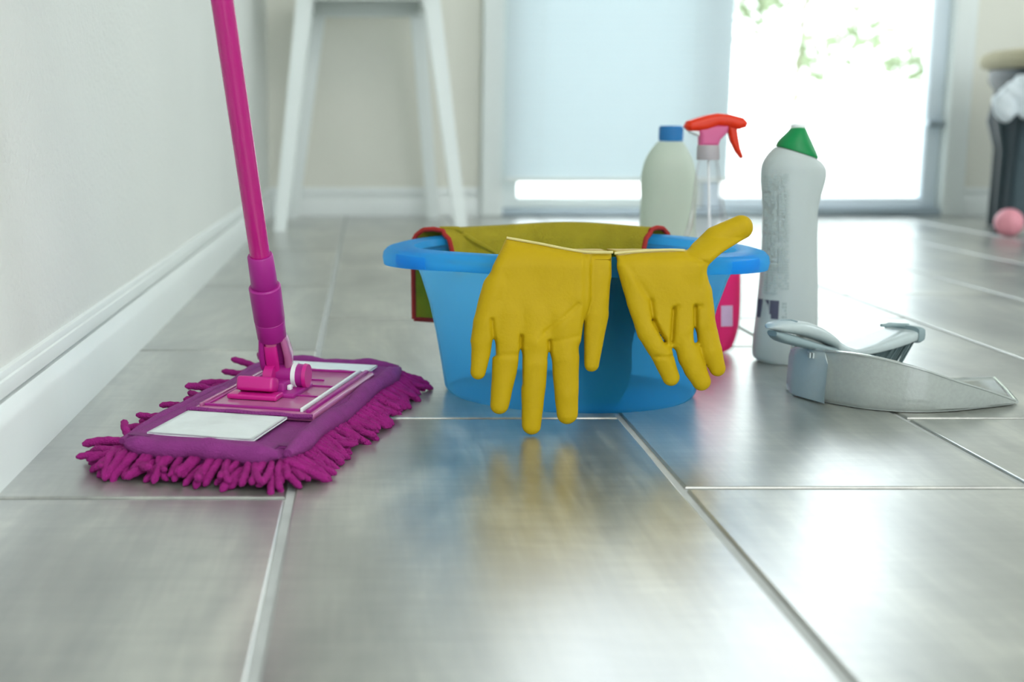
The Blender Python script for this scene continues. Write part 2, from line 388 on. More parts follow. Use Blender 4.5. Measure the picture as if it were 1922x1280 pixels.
# glazed balcony door
dr = tag(empty('door_1', ((DX0 + DX1) / 2, WF, 0)), kind='structure')
bm = bmesh.new()
addbox(bm, (DX0 - 0.012, WF - 0.035, 0), (DX0 + 0.052, WF + 0.05, DTOP), 0.006); addbox(bm, (DX1 - 0.05, WF - 0.035, 0), (DX1 + 0.012, WF + 0.05, DTOP), 0.006); addbox(bm, (DX0 - 0.012, WF - 0.035, DTOP - 0.02), (DX1 + 0.012, WF + 0.05, DTOP + 0.045), 0.006)
frombm('door_frame', bm, 'white', dr)
XM = 0.985
def leaf(x0, x1):
    bm = bmesh.new(); y0, y1 = WF + 0.005, WF + 0.045; t = 0.045
    addbox(bm, (x0, y0, 0.022), (x0 + t, y1, DTOP - 0.02), 0.004); addbox(bm, (x1 - t, y0, 0.022), (x1, y1, DTOP - 0.02), 0.004)
    addbox(bm, (x0 + t, y0, 0.022), (x1 - t, y1, 0.052), 0.003); addbox(bm, (x0 + t, y0, DTOP - 0.06), (x1 - t, y1, DTOP - 0.02), 0.003)
    lf = frombm('door_leaf', bm, 'white' if x0 < 0.6 else 'bluegrey', dr)
    p = box('pane', (x0 + t, y0 + 0.016, 0.052), (x1 - t, y0 + 0.022, DTOP - 0.06), 'glass'); p.parent = lf; p.data.transform(dr.matrix_basis.inverted())
    return lf
l1 = leaf(DX0 + 0.052, XM - 0.002); l2 = leaf(XM + 0.002, DX1 - 0.05)
box('hinge', (DX1 - 0.10, WF - 0.022, 0.255), (DX1 - 0.055, WF + 0.006, 0.272), 'threshold', dr, bev=0.003)
box('threshold', (DX0, WF - 0.03, 0.0), (DX1, WF + 0.10, 0.022), 'threshold', dr, bev=0.004)

# venetian blind in front of the left leaf
BX0, BX1 = DX0 + 0.055, 1.032
bl = tag(empty('window_blind', ((BX0 + BX1) / 2, WF - 0.055, 0)), 'white slatted blind drawn up from below over the left half of the balcony door', 'blind')
zb = 0.112
box('bottom_rail', (BX0, WF - 0.066, zb - 0.012), (BX1, WF - 0.044, zb), 'white', bl, bev=0.003)
box('head_rail', (BX0, WF - 0.070, 0.80), (BX1, WF - 0.041, 0.82), 'white', bl, bev=0.004)
bm = bmesh.new()
addbox(bm, (-(BX1 - BX0) / 2, -0.0148, -0.0006), ((BX1 - BX0) / 2, 0.0148, 0.0006))
for v in bm.verts:
    v.co = Matrix.Rotation(math.radians(58), 3, 'X') @ v.co
me = bpy.data.meshes.new('slat'); bm.to_mesh(me); bm.free(); me.materials.append(M['blind'])
k = 0; z = zb + 0.012
while z < 0.792:
    o = bpy.data.objects.new('slat', me); COL.objects.link(o); o.parent = bl; o.location = (0, 0, z); z += 0.0195; k += 1
for x in (BX0 + 0.10, BX1 - 0.10):
    tube('cord', [(x, WF - 0.055, zb), (x, WF - 0.055, 2.06)], 0.0012, 'white', bl, n=6)

# outside
tag(box('terrace', (-6, WF + 0.14, -0.08), (9, 30, -0.02), 'terrace'), kind='structure')
tag(box('yard_behind', (-8, -16, -0.08), (10, WB - 0.14, -0.06), 'terrace'), kind='structure')
rl = tag(empty('balcony_railing', (1.5, 5.2, -0.02)), 'thin grey metal railing across the terrace outside the door', 'railing')
for x in (-0.6, 3.6): tube('post', [(x, 5.2, -0.02), (x, 5.2, 1.0)], 0.016, 'rail', rl)
tube('top_rail', [(-0.6, 5.2, 1.0), (3.6, 5.2, 1.0)], 0.018, 'rail', rl)
tube('lower_rail', [(-0.6, 5.2, 0.264), (3.6, 5.2, 0.264)], 0.008, 'rail', rl)
def tree(x, y, hgt, rad, label, seed, n=1400):
    rnd = random.Random(seed); t = tag(empty('garden_tree', (x, y, -0.02)), label, 'tree')
    tube('trunk', [(x, y + .3, -0.02), (x + 0.05, y + .2, hgt * 0.5), (x - 0.03, y, hgt * 0.9)], [0.03, 0.022, 0.012], 'bark', t)
    bm = bmesh.new(); cl = [(rnd.uniform(-rad, rad) * 0.7, rnd.uniform(-rad, rad) * 0.7, rnd.uniform(0.25, 1.0) * hgt) for _ in range(16)]
    for i in range(n):
        c = rnd.choice(cl); p = Vector((x + c[0] + rnd.gauss(0, rad * .22), y + c[1] + rnd.gauss(0, rad * .22), c[2] + rnd.gauss(0, rad * .22)))
        if p.z < 0.1: continue
        a = Vector((rnd.gauss(0, 1), rnd.gauss(0, 1), rnd.gauss(0, 1))).normalized(); b = a.orthogonal().normalized(); s = rnd.uniform(.05, .1)
        vs = [bm.verts.new(p + q) for q in (-a * s, b * s * .45, a * s, -b * s * .45)]; bm.faces.new(vs)
    o = frombm('foliage', bm, 'leaf', t, smooth=False); o['kind'] = 'stuff'
tree(3.40, 10.0, 2.6, 0.55, 'pale green tree outside, seen high in the middle of the open door glass', 3)
tree(5.2, 11.5, 2.2, 0.6, 'pale green bush outside, seen at the right edge of the door glass', 5)

# ================================================================== WHITE STOOL (background left)
st = tag(empty('tall_stool', (0.01, 3.38, 0)), 'white tall stool with four splayed legs in the far left corner', 'stool')
legs = [((-0.212, 3.17), (-0.145, 3.24)), ((0.243, 3.2), (0.160, 3.24)), ((-0.205, 3.60), (-0.120, 3.50)), ((0.192, 3.60), (0.138, 3.50))]
for (bx, by), (tx, ty) in legs:
    r0 = [Vector((bx + dx, by + dy, 0)) for dx, dy in ((-.015, -.015), (.015, -.015), (.015, .015), (-.015, .015))]
    r1 = [Vector((tx + dx, ty + dy, 0.60)) for dx, dy in ((-.021, -.018), (.021, -.018), (.021, .018), (-.021, .018))]
    rings_obj('leg', [r0, r1], 'white', st)
bm = bmesh.new(); addbox(bm, (-0.14, 3.485, 0.545), (0.155, 3.505, 0.60), .003); addbox(bm, (-0.16, 3.22, 0.565), (0.17, 3.24, 0.60), .003)
addbox(bm, (-0.15, 3.22, 0.55), (-0.13, 3.51, 0.60), .003); addbox(bm, (0.14, 3.22, 0.55), (0.16, 3.51, 0.60), .003)
frombm('apron', bm, 'white', st)
box('seat', (-0.20, 3.16, 0.60), (0.205, 3.56, 0.63), 'white', st, bev=0.01)

# ================================================================== DARK CHAIR, BAG, BALL (background right)
CX, CY = 1.80, 3.20
ch = tag(empty('side_chair', (CX, CY, 0)), 'charcoal chair with a tan cushion at the right edge by the far wall', 'chair')
rings_obj('cushion', [oval(CX, CY, z, .25 * s, .22 * s, 40, 2.6) for z, s in ((0.397, .90), (0.402, .97), (0.417, 1.0), (0.434, .98), (0.444, .9), (0.448, .6))], 'tan', ch)
rings_obj('seat_shell', [oval(CX, CY, z, .225 * s, .20 * s, 40, 2.6) for z, s in ((0.335, .80), (0.345, .93), (0.37, 1.0), (0.3955, 1.0))], 'dark', ch)
for x, y, tx in ((1.548, 3.09, 1.60), (1.655, 3.34, 1.66), (2.04, 3.09, 1.99), (2.00, 3.34, 1.96)):
    tube('leg', [(x, y, 0), (x + .004, y, .20), (x - .004, y, .27), (tx, y, .35)], [.018, .021, .034, .030], 'dark', ch, n=12)
box('skirt_panel', (1.565, 3.095, 0.18), (2.01, 3.115, 0.36), 'darkfab', ch, bev=.006)
box('lower_panel', (1.575, 3.10, 0.02), (2.0, 3.12, 0.22), 'darkfab', ch, bev=.006)
rnd = random.Random(11)
lump = [(1.53 + rnd.uniform(-.02, .13), 2.985 + rnd.uniform(-.012, .012), 0.325 + rnd.uniform(-.028, .028), rnd.uniform(.020, .030)) for _ in range(18)] + [(1.475, 2.985, .315, .024), (1.485, 2.985, .290, .022), (1.49, 2.98, .338, .020)]
def f(X, Y, Z):
    d = None
    for a, b, c, r in lump:
        e = np.sqrt((X - a) ** 2 + (Y - b) ** 2 + (Z - c) ** 2) - r; d = e if d is None else smin(d, e, .012)
    return d + .003 * np.sin(X * 170 + Z * 60) * np.sin(Z * 150 + Y * 90)
V, F = nets(f, (1.42, 2.92, .25), (1.75, 3.05, .43), .005)
tag(obj('plastic_bag', V, F, 'bag'), 'crumpled white plastic bag hanging from the front of the charcoal chair', 'bag')
g = at(1890, 428); bm = bmesh.new(); bmesh.ops.create_uvsphere(bm, u_segments=28, v_segments=18, radius=0.033)
for v in bm.verts: v.co = v.co * (1 + .02 * math.sin(6 * math.atan2(v.co.y, v.co.x))) + Vector((1.532, 3.02, .0325))
tag(frombm('ball', bm, 'ball'), 'small pink ball on the floor at the foot of the charcoal chair', 'ball')

# ================================================================== BUCKET
BC = Vector((0.205, 1.250, 0)); BR = math.radians(-7)
bk = tag(empty('wash_bucket', BC, BR), 'oval translucent blue plastic wash tub with wide rim, standing mid-floor', 'bucket')
def bring(a, b, z, end=0.0, flare=0.0, n=96):
    r = []
    for k in range(n):
        t = 2 * PI * k / n; c, s = math.cos(t), math.sin(t); e = max(0, (abs(c) - .55) / .45) ** 1.5
        r.append(Vector(((a + flare * e) * c, b * s, z + end * e)))
    return r
prof = [(.05, .04, .0025), (.114, .092, .0015), (.1195, .097, .0), (.1222, .0995, .002), (.1245, .1018, .006), (.1285, .1045, .03), (.134, .109, .06), (.141, .1135, .09), (.150, .119, .118), (.1575, .1235, .134)]
outer = [bring(a, b, z) for a, b, z in prof]
rim = [bring(.160, .1255, .1370, -.002), bring(.166, .131, .1385, -.003), bring(.180, .1415, .1378, -.004), bring(.1815, .1428, .1330, -.005, .002), bring(.1848, .1448, .1335, -.005, .002), bring(.1865, .146, .1400, -.005, .0015), bring(.1860, .1455, .1455, -.005, .001), bring(.1835, .144, .1482, -.004), bring(.180, .1415, .1492, -.004), bring(.170, .134, .1498, -.003), bring(.162, .1275, .1495, -.002), bring(.1565, .1232, .1465), bring(.1545, .1215, .1400)]
inner = [bring(a - .0022, b - .0022, z + .0012) for a, b, z in reversed(prof[1:])][:-2] + [bring(.113, .091, .0045), bring(.05, .04, .0048)]
wall = rings_obj('bucket_body', [r for r in outer[2:]] + rim[:1], 'bucket', None, False, False)
wall.parent = bk
bot = rings_obj('bucket_base', outer[:3][::-1] + [], 'bucket', None, False, True); bot.parent = bk
ri = rings_obj('rim', rim, 'bucket_rim', None, False, False); ri.parent = bk
bi = rings_obj('inner_wall', rim[-1:] + inner, 'bucket_in', None, False, True); bi.parent = bk
# moulded step blocks on the lip near each end
for k, (t0, t1) in enumerate(((math.radians(205), math.radians(222)), (math.radians(318), math.radians(335)))):
    R = []
    for i in range(9):
        t = t0 + (t1 - t0) * i / 8; c, s = math.cos(t), math.sin(t); g = math.sin(PI * i / 8) ** .35 * .0016
        R.append([Vector(((.1862 + g) * c, (.1457 + g) * s, .1345 - .002)), Vector(((.1868 + g) * c, (.1462 + g) * s, .140 - .002)), Vector(((.186 + g) * c, (.1457 + g) * s, .1455 - .002)), Vector((.18 * c, .141 * s, .142)), Vector((.18 * c, .141 * s, .137))])
    o = rings_obj('rim_step', R, 'bucket_rim', None); o.parent = bk

# cloths
def rimpt(t, grow=0.0, z=0.0): 
    p = Vector(((.1868 + grow) * math.cos(t), (.1465 + grow) * math.sin(t), z)); return Matrix.Rotation(BR, 3, 'Z') @ p + BC
def inpt(t, a, b, z): 
    p = Vector((a * math.cos(t), b * math.sin(t), z)); return Matrix.Rotation(BR, 3, 'Z') @ p + BC
dc = tag(empty('dust_cloth', rimpt(math.radians(100))), 'olive yellow cleaning cloth with red hem draped over the back rim of the tub', 'cloth')
T0, T1 = math.radians(57), math.radians(147)
def drape(u, s, off=0.0):
    """u along the rim 0..1, s across: 0 inside low, 1 outside low"""
    t = T0 + (T1 - T0) * u
    wv = .0035 * math.sin(u * 19 + 1) + .0025 * math.sin(u * 41 + s * 3); wv *= (0.4 + abs(s - .5) * 1.6)
    low = min(1, max(0, (u - .80) / .08))
    lift = .0035 + .004 * math.exp(-((u - .35) / .25) ** 2)
    keys = [(0.00, .1440, .1125, .108), (0.15, .1460, .1135, .118), (0.30, .1485, .1155, .128), (0.40, .1530, .1195, .1435), (0.45, .1575, .1240, .1500 + lift), (0.50, .1700, .1340, .1515 + lift), (0.56, .1850, .1455, .1500 + lift), (0.60, .1905, .150, .1450), (0.66, .192, .1515, .130), (0.82, .1900, .150, .122 - .030 * low), (1.0, .187, .148, .112 + .006 * math.sin(u * 7) - .058 * low)]
    for (s0, a0, b0, z0), (s1, a1, b1, z1) in zip(keys, keys[1:]):
        if s <= s1 + 1e-9:
            q = (s - s0) / (s1 - s0); a = a0 + (a1 - a0) * q; b = b0 + (b1 - b0) * q; z = z0 + (z1 - z0) * q; break
    sgn = -1 if s < .43 else 1
    g = max(0, wv + .003) * sgn * (0 if .43 < s < .58 else 1) + off * (sgn if not .43 < s < .58 else 0)
    return inpt(t, a + g, b + g, z + (off if .43 < s < .58 else 0))
NU, NS = 90, 44; V = []; F = []
for L_ in (0, .0016):
    for i in range(NU + 1):
        for j in range(NS + 1): V.append(drape(i / NU, j / NS, L_))
n1 = (NU + 1) * (NS + 1)
for i in range(NU):
    for j in range(NS):
        a = i * (NS + 1) + j; q = (a, a + 1, a + NS + 2, a + NS + 1); F.append(q[::-1]); F.append(tuple(x + n1 for x in q))
for i in range(NU):
    for j in (0, NS):
        a = i * (NS + 1) + j; F.append((a, a + NS + 1, a + NS + 1 + n1, a + n1))
for j in range(NS):
    for i in (0, NU):
        a = i * (NS + 1) + j; F.append((a, a + 1, a + 1 + n1, a + n1))
o = obj('cloth_sheet', V, F, 'cloth'); local(o, dc)
for u in (0, 1): 
    tube('hem', [drape(u, s / 60, .0012) for s in range(61)], .0026, 'hem', dc, n=8)
tube('hem', [drape(u / 80, 1.0, .0008) for u in range(81)], .0026, 'hem', dc, n=8)
# twisted ridge fold near the left end of the cloth
tube('fold', [drape(.96 - .24 * q / 20, .50 - .20 * q / 20, .002) for q in range(21)], [.0015 + .002 * math.sin(PI * q / 20) for q in range(21)], 'cloth', dc, n=8)

# crumpled cloth added inside against the front wall to darken a patch of the plastic
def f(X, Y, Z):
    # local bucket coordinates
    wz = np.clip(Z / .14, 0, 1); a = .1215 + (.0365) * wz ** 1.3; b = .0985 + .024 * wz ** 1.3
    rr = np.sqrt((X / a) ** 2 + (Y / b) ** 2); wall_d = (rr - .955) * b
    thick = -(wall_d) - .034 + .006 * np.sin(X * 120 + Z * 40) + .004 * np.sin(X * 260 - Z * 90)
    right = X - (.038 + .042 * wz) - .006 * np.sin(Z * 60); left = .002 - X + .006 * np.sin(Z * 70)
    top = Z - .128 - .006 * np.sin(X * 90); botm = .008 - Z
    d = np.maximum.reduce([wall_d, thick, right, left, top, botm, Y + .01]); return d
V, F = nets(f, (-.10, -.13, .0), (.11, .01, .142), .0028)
o = obj('dark_patch_cloth', V, F, 'cloth_in'); o.matrix_basis = Matrix.Translation(BC) @ Matrix.Rotation(BR, 4, 'Z')
tag(o, 'dark green cloth added inside the blue tub to darken a patch of its front', 'cloth')

# ================================================================== GLOVES (photo-plane outlines given real depth, in 1/2195 m units)
S = 2195.0
def glove(name, label, palm, fingers, yplane, creases=(), half=17, hole=None, tabs=(), lo=None, hi=None, extra=None, bulge=()):
    def f(X, Y, Z):
        d = slab(X, Y, Z, palm, half, half * .85, 0)
        for poly, yc, hf in tabs: d = smin(d, slab(X, Y, Z, poly, hf, hf * .85, yc), 6)
        FU = None
        for fg in fingers:
            pts, rads, k = fg['p'], fg['r'], fg.get('k', 9); fd = None
            for (p0, p1, r0, r1) in zip(pts, pts[1:], rads, rads[1:]):
                e = capsule(X, Y, Z, (p0[0], p0[2] if len(p0) > 2 else 0, p0[1]), (p1[0], p1[2] if len(p1) > 2 else 0, p1[1]), r0, r1, fg.get('fy', .72)); fd = e if fd is None else smin(fd, e, 1.5)
            if fg.get('own'): d = smin(d, fd, k)
            else: FU = fd if FU is None else smin(FU, fd, 1.2)
        d = smin(d, FU, 10)
        for (x0, z0, x1, z1, amp, wd) in creases:
            ex, ez = x1 - x0, z1 - z0; t = np.clip(((X - x0) * ex + (Z - z0) * ez) / (ex * ex + ez * ez), 0, 1)
            q = (X - x0 - t * ex) ** 2 + (Z - z0 - t * ez) ** 2; d = d + amp * np.exp(-q / wd ** 2)
        for (x0, z0, amp, wd) in bulge: d = d - amp * np.exp(-((X - x0) ** 2 + (Z - z0) ** 2) / wd ** 2)
        d = d + .35 * np.sin(X * .11 + Z * .05) * np.sin(Z * .09 - X * .03)
        return d
    V, F = nets(f, lo, hi, 2.6)
    W = []
    for x, y, z in V: # x,z = photo plane; y = depth towards the viewer
        Yp = yplane(x, z); p = atY(x, z, Yp); k = 0.0
        W.append((p.x, Yp - y / S, max(p.z, .0012)))
    F = F[:, ::-1] if False else F
    o = obj(name, W, F, 'glove')
    me = o.data; bm = bmesh.new(); bm.from_mesh(me); bmesh.ops.smooth_vert(bm, verts=bm.verts, factor=.5, use_axis_x=True, use_axis_y=True, use_axis_z=True); bmesh.ops.recalc_face_normals(bm, faces=bm.faces); bm.to_mesh(me); bm.free()
    me.polygons.foreach_set('use_smooth', [True] * len(me.polygons))
    root = tag(empty(name.replace('_body', ''), W[0]), label, 'glove'); o.name = 'hand_shell'; local(o, root); return root

def ypl(x, z):
    # top rolls back over the rim, sheet falls close to vertical, toes in a little to the viewer below
    y = 1.0835 - (z - 500) * .000050
    if z < 500: y += (min(500 - z, 55) / 50.0) ** 1.6 * .013
    return max(y, 1.064)
palm1 = [(950, 448), (1010, 458), (1060, 468), (1108, 476), (1108, 560), (1090, 640), (1040, 668), (960, 660), (930, 640), (893, 655), (885, 640), (905, 570), (925, 500)]
fing1 = [
    dict(p=[(930, 540, 0), (912, 605, 2), (897, 697, 4)], r=[25, 24, 14.5], k=14),
    dict(p=[(957, 590, 0), (950, 670, 3), (937, 759, 4)], r=[26, 26, 17.5], k=11),
    dict(p=[(1003, 590, 1), (1003, 680, 5), (997, 797, 3)], r=[26, 26.5, 18], k=11),
    dict(p=[(1058, 590, 1), (1060, 670, 5), (1064, 775, 4)], r=[26, 26.5, 20], k=11),
    dict(p=[(1122, 520, -9), (1119, 590, -9), (1111, 684, -9)], r=[25, 25, 15.5], k=2, fy=.6, own=1),
]
gl1 = glove('rubber_glove_body', 'yellow rubber glove on the left, four fingers hanging to the floor over the tub front', palm1, fing1, ypl,
    creases=[(922, 598, 928, 665, 7, 4), (977, 628, 976, 720, 8, 3.2), (1030, 638, 1030, 720, 8, 3.2), (1020, 622, 1084, 568, 3.2, 4), (1028, 640, 1082, 628, 2, 4), (935, 664, 965, 664, 2.5, 4), (1097, 480, 1094, 690, 3, 5), (948, 520, 938, 560, 1.5, 8)],
    bulge=[(1045, 600, 3.5, 22), (1002, 640, 3, 12), (1060, 740, 2, 10), (1000, 520, -3, 40), (1085, 560, 3, 20)],
    tabs=[([(1085, 474), (1149, 476), (1149, 520), (1143, 565), (1120, 575), (1092, 560)], -9, 12)],
    lo=(870, -45, 440), hi=(1160, 52, 826))
# thumb behind, separate crease
def ypl_b(x, z): return ypl(x, z) + .010
# the thumb is grown as its own chain so that the crease beside it stays deep
def part_chain(root, name, pts, rads, ypf, fy=.75, m='glove'):
    lo = (min(p[0] for p in pts) - 40, -40, min(p[1] for p in pts) - 40); hi = (max(p[0] for p in pts) + 40, 40, max(p[1] for p in pts) + 40)
    def f(X, Y, Z):
        fd = None
        for (p0, p1, r0, r1) in zip(pts, pts[1:], rads, rads[1:]):
            e = capsule(X, Y, Z, (p0[0], p0[2], p0[1]), (p1[0], p1[2], p1[1]), r0, r1, fy); fd = e if fd is None else smin(fd, e, 6)
        return fd
    V, F = nets(f, lo, hi, 2.6); W = []
    for x, y, z in V:
        Yp = ypf(x, z); p = atY(x, z, Yp); W.append((p.x, Yp - y / S, max(p.z, .0012)))
    bm = bmesh.new(); vs = [bm.verts.new(p) for p in W]
    for q in F: bm.faces.new([vs[i] for i in q])
    bmesh.ops.smooth_vert(bm, verts=bm.verts, factor=.5, use_axis_x=True, use_axis_y=True, use_axis_z=True)
    return frombm(name, bm, m, root)
#part_chain(gl1, 'thumb', [(1122, 505, 0), (1119, 590, 0), (1111, 684, 0)], [23, 25, 16], ypl_b)
def cuff(root, pts, back=.030, down=.07):
    """rest of the glove, passing over the rim and down inside the tub"""
    P = [atY(x, z, ypl(x, z)) for x, z in pts]; R = []
    for p in P:
        p = Vector((p.x, ypl(0, 500) + .004, p.z)) if False else p
        top = max(p.z, .156)
        path = [Vector((p.x, p.y - .004, p.z - .004)), Vector((p.x, p.y + .004, p.z + .0005)), Vector((p.x, p.y + .014, max(p.z, .157))), Vector((p.x, 1.135, .1555)), Vector((p.x, 1.142, .150)), Vector((p.x, 1.146, .135)), Vector((p.x, 1.150, .09))]
        path = [v for i, v in enumerate(path) if i < 3 or v.y > p.y + .015]
        R.append(path)
    n = min(len(r) for r in R); V = []; F = []
    for lay in (0, 1):
        for r in R:
            for j, v in enumerate(r[:n]):
                tng = (r[min(j + 1, n - 1)] - r[max(j - 1, 0)]).normalized(); nn = Vector((0, -tng.z, tng.y)); V.append(v - nn * (.0022 if lay else 0))
    m_ = len(R)
    for i in range(m_ - 1):
        for j in range(n - 1):
            a = i * n + j; q = (a, a + n, a + n + 1, a + 1); F.append(q); F.append(tuple(x + m_ * n for x in q[::-1]))
    for i in (0, m_ - 1):
        for j in range(n - 1): a = i * n + j; F.append((a, a + 1, a + 1 + m_ * n, a + m_ * n))
    for j in (0, n - 1):
        for i in range(m_ - 1): a = i * n + j; F.append((a, a + n, a + n + m_ * n, a + m_ * n))
    o = obj('cuff', V, F, 'glove'); local(o, root)
def interp(pts, n): return [tuple(q) for q in spline(pts, n)]
top1 = interp([(958, 451), (1010, 460), (1060, 470), (1105, 477), (1146, 478)], 4)
cuff(gl1, top1)
tube('cuff_highlight', [atY(x, z, ypl(x, z)) + Vector((0, -.003, .0010)) for x, z in interp([(950, 448), (1010, 458.5), (1060, 468.5), (1100, 474.5), (1149, 475)], 6)], .0012, 'glove_edge_highlight', gl1, n=8)  # thin tube added as a painted highlight on the cuff fold

palm2 = [(1156, 478), (1200, 474), (1280, 471), (1312, 482), (1328, 520), (1334, 570), (1332, 612), (1290, 628), (1266, 652), (1246, 648), (1222, 615), (1196, 585), (1175, 535)]
fing2 = [
    dict(p=[(1172, 500, 4), (1192, 565, 9), (1214, 622, 12), (1240, 664, 12)], r=[14, 17.5, 20.5, 20.5], k=8),
    dict(p=[(1240, 664, 11), (1257, 706, 8)], r=[20.5, 16.5]),
    dict(p=[(1283, 550, 0), (1281, 620, 4), (1294, 670, 6), (1315, 714, 5)], r=[21, 21.5, 23, 18], k=9),
    dict(p=[(1316, 550, -1), (1323, 610, 2), (1333, 655, 3), (1346, 690, 1)], r=[20, 20.5, 21, 16], k=9),
    dict(p=[(1296, 505, -3), (1318, 474, 0), (1345, 449, 2), (1390, 426, 2)], r=[19, 24, 25.5, 22.5], k=14, fy=.85, own=1),
]
gl2 = glove('rubber_glove_body', 'yellow rubber glove on the right with one finger sticking up above the tub rim', palm2, fing2, ypl,
    creases=[(1219, 562, 1224, 600, 7, 4), (1224, 600, 1246, 640, 7, 4), (1262, 578, 1258, 640, 9, 3.6), (1302, 574, 1303, 640, 9, 3.6), (1226, 666, 1256, 666, 3.5, 3.5), (1262, 578, 1268, 573, 4, 4), (1302, 574, 1312, 572, 4, 4), (1322, 492, 1288, 478, 3, 4), (1168, 486, 1215, 556, 2.6, 6), (1318, 500, 1314, 540, 2, 4)],
    bulge=[(1255, 520, 3, 40), (1185, 520, 3, 18), (1290, 700, 1.5, 14)],
    lo=(1135, -45, 385), hi=(1425, 52, 750))
cuff(gl2, interp([(1158, 479), (1200, 476), (1250, 474), (1282, 474)], 4))
tube('cuff_highlight', [atY(x, z, ypl(x, z)) + Vector((0, -.003, .0010)) for x, z in interp([(1152, 477), (1200, 473), (1250, 470.5), (1284, 471.5)], 6)], .0012, 'glove_edge_highlight', gl2, n=8)  # same painted highlight along the second cuff
#part_chain(gl2, 'raised_finger', [(1300, 500, -4), (1316, 474, 2), (1345, 448, 4), (1390, 425, 2)], [19, 24, 26, 22.5], lambda x, z: 1.092, .8)

# ================================================================== BOTTLES
def prof_bottle(name, root, rows, Y, dep, m, n=44, p=2.3, sub=5, cx0=None, capa=True, capb=True):
    """rows: (py, left px, right px) outline of the bottle standing at depth Y; dep = depth/width ratio"""
    R = []
    for py, l, r in spline(rows, sub):
        a = atY(l, py, Y); b = atY(r, py, Y); w2 = (b.x - a.x) / 2; dd = dep(w2) if callable(dep) else dep * w2
        z = max(a.z, 0.0005); R.append(oval((a.x + b.x) / 2, Y, z, w2, dd, n, p))
    return rings_obj(name, R, m, root, capa, capb)
# white bottle with a blue screw cap
YB = 1.72
b1 = tag(empty('bleach_bottle', atY(1254, 640, YB) * 1.0), 'milky white bottle with a blue screw cap behind the tub', 'bottle')
b1.location.z = 0; b1.matrix_basis = Matrix.Translation(b1.location)
zfloor = 640 + FPX * math.tan(math.atan(CH / YB) - TILT)
dep1 = lambda w: max(.012, min(w * .95, .030 + (w - .03) * .3))
prof_bottle('bottle_body', b1, [(zfloor - .5, 1210, 1298), (zfloor - 4, 1204, 1304), (zfloor - 12, 1202, 1306), (470, 1202, 1306), (430, 1202, 1303), (395, 1203, 1304), (372, 1205, 1306), (345, 1204, 1307), (325, 1206, 1304), (300, 1213, 1298), (280, 1224, 1289), (266, 1236, 1281)], YB, dep1, 'bottle_white', p=2.5)
c1 = prof_bottle('screw_cap', b1, [(265, 1238, 1281), (262, 1237.4, 1281.4), (240, 1238, 1281), (237, 1238.5, 1280.5), (235.6, 1241, 1278)], YB, 1.0, 'blue_cap', p=2, sub=2)
# knurls on the cap
bm = bmesh.new(); cc = atY(1259.5, 250, YB); rr = (atY(1281, 250, YB).x - atY(1238, 250, YB).x) / 2
for k in range(36):
    t = 2 * PI * k / 36; q = Vector((cc.x + rr * math.cos(t), YB + rr * math.sin(t), 0)); addbox(bm, (q.x - .0006, q.y - .0006, cc.z - .008), (q.x + .0006, q.y + .0006, cc.z + .007))
frombm('knurling', bm, 'blue_cap', b1, smooth=False)

# pale grey bottle with slanted green cap
YG = 1.415
b2 = tag(empty('cleaner_bottle', (at(1476, 676).x, YG, 0)), 'pale grey waisted cleaner bottle with a slanted green cap, right of the tub', 'bottle')
dep2 = lambda w: max(.010, min(w, .026))
rowsg = [(677, 1424, 1524), (672, 1417, 1529), (664, 1414, 1531), (640, 1415, 1532), (600, 1420, 1532), (560, 1424, 1532), (520, 1428, 1532), (470, 1431.5, 1531), (430, 1433, 1531), (395, 1434, 1532), (368, 1432, 1538), (345, 1430, 1545)]
def quadring(pl, pr, d, Y=YG, n=48, p=2.3):
    a = atY(pl[0], pl[1], Y); b = atY(pr[0], pr[1], Y); c = (a + b) / 2; h = (b - a) / 2; r = []
    for k in range(n):
        t = 2 * PI * k / n; cs, sn = math.cos(t), math.sin(t); cs = math.copysign(abs(cs) ** (2 / p), cs); sn = math.copysign(abs(sn) ** (2 / p), sn)
        r.append(Vector((c.x + h.x * cs, Y + d * sn, max(.0005, c.z + h.z * cs))))
    return r
rows4 = [(py, l, py, r, dep2((r - l) / 2 / 1654)) for py, l, r in rowsg] + [(325, 1430, 328, 1548, .026), (310, 1432, 316, 1547, .026), (297, 1438, 308, 1542, .025), (285, 1447, 303, 1537, .0235), (276, 1456, 300, 1532, .021)]
rings_obj('bottle_body', [quadring((l, yl), (r, yr), d) for yl, l, yr, r, d in spline(rows4, 4)], 'bottle_grey', b2)
rings_obj('slanted_cap', [quadring((1458, 274), (1532, 299), .0200), quadring((1460, 268), (1533, 295), .0202), quadring((1466, 260), (1529, 285), .0192), quadring((1479, 247), (1519, 260), .0140, p=2.1), quadring((1486, 239), (1512, 242), .0095, p=2), quadring((1488, 238), (1510, 239), .008, p=2)], 'green_cap', b2)
rings_obj('nozzle', [quadring((1485, 240), (1512, 240), .0085, p=2), quadring((1485, 235), (1512, 235), .0088, p=2), quadring((1489, 232), (1508, 232), .007, p=2)], 'white_cap', b2)
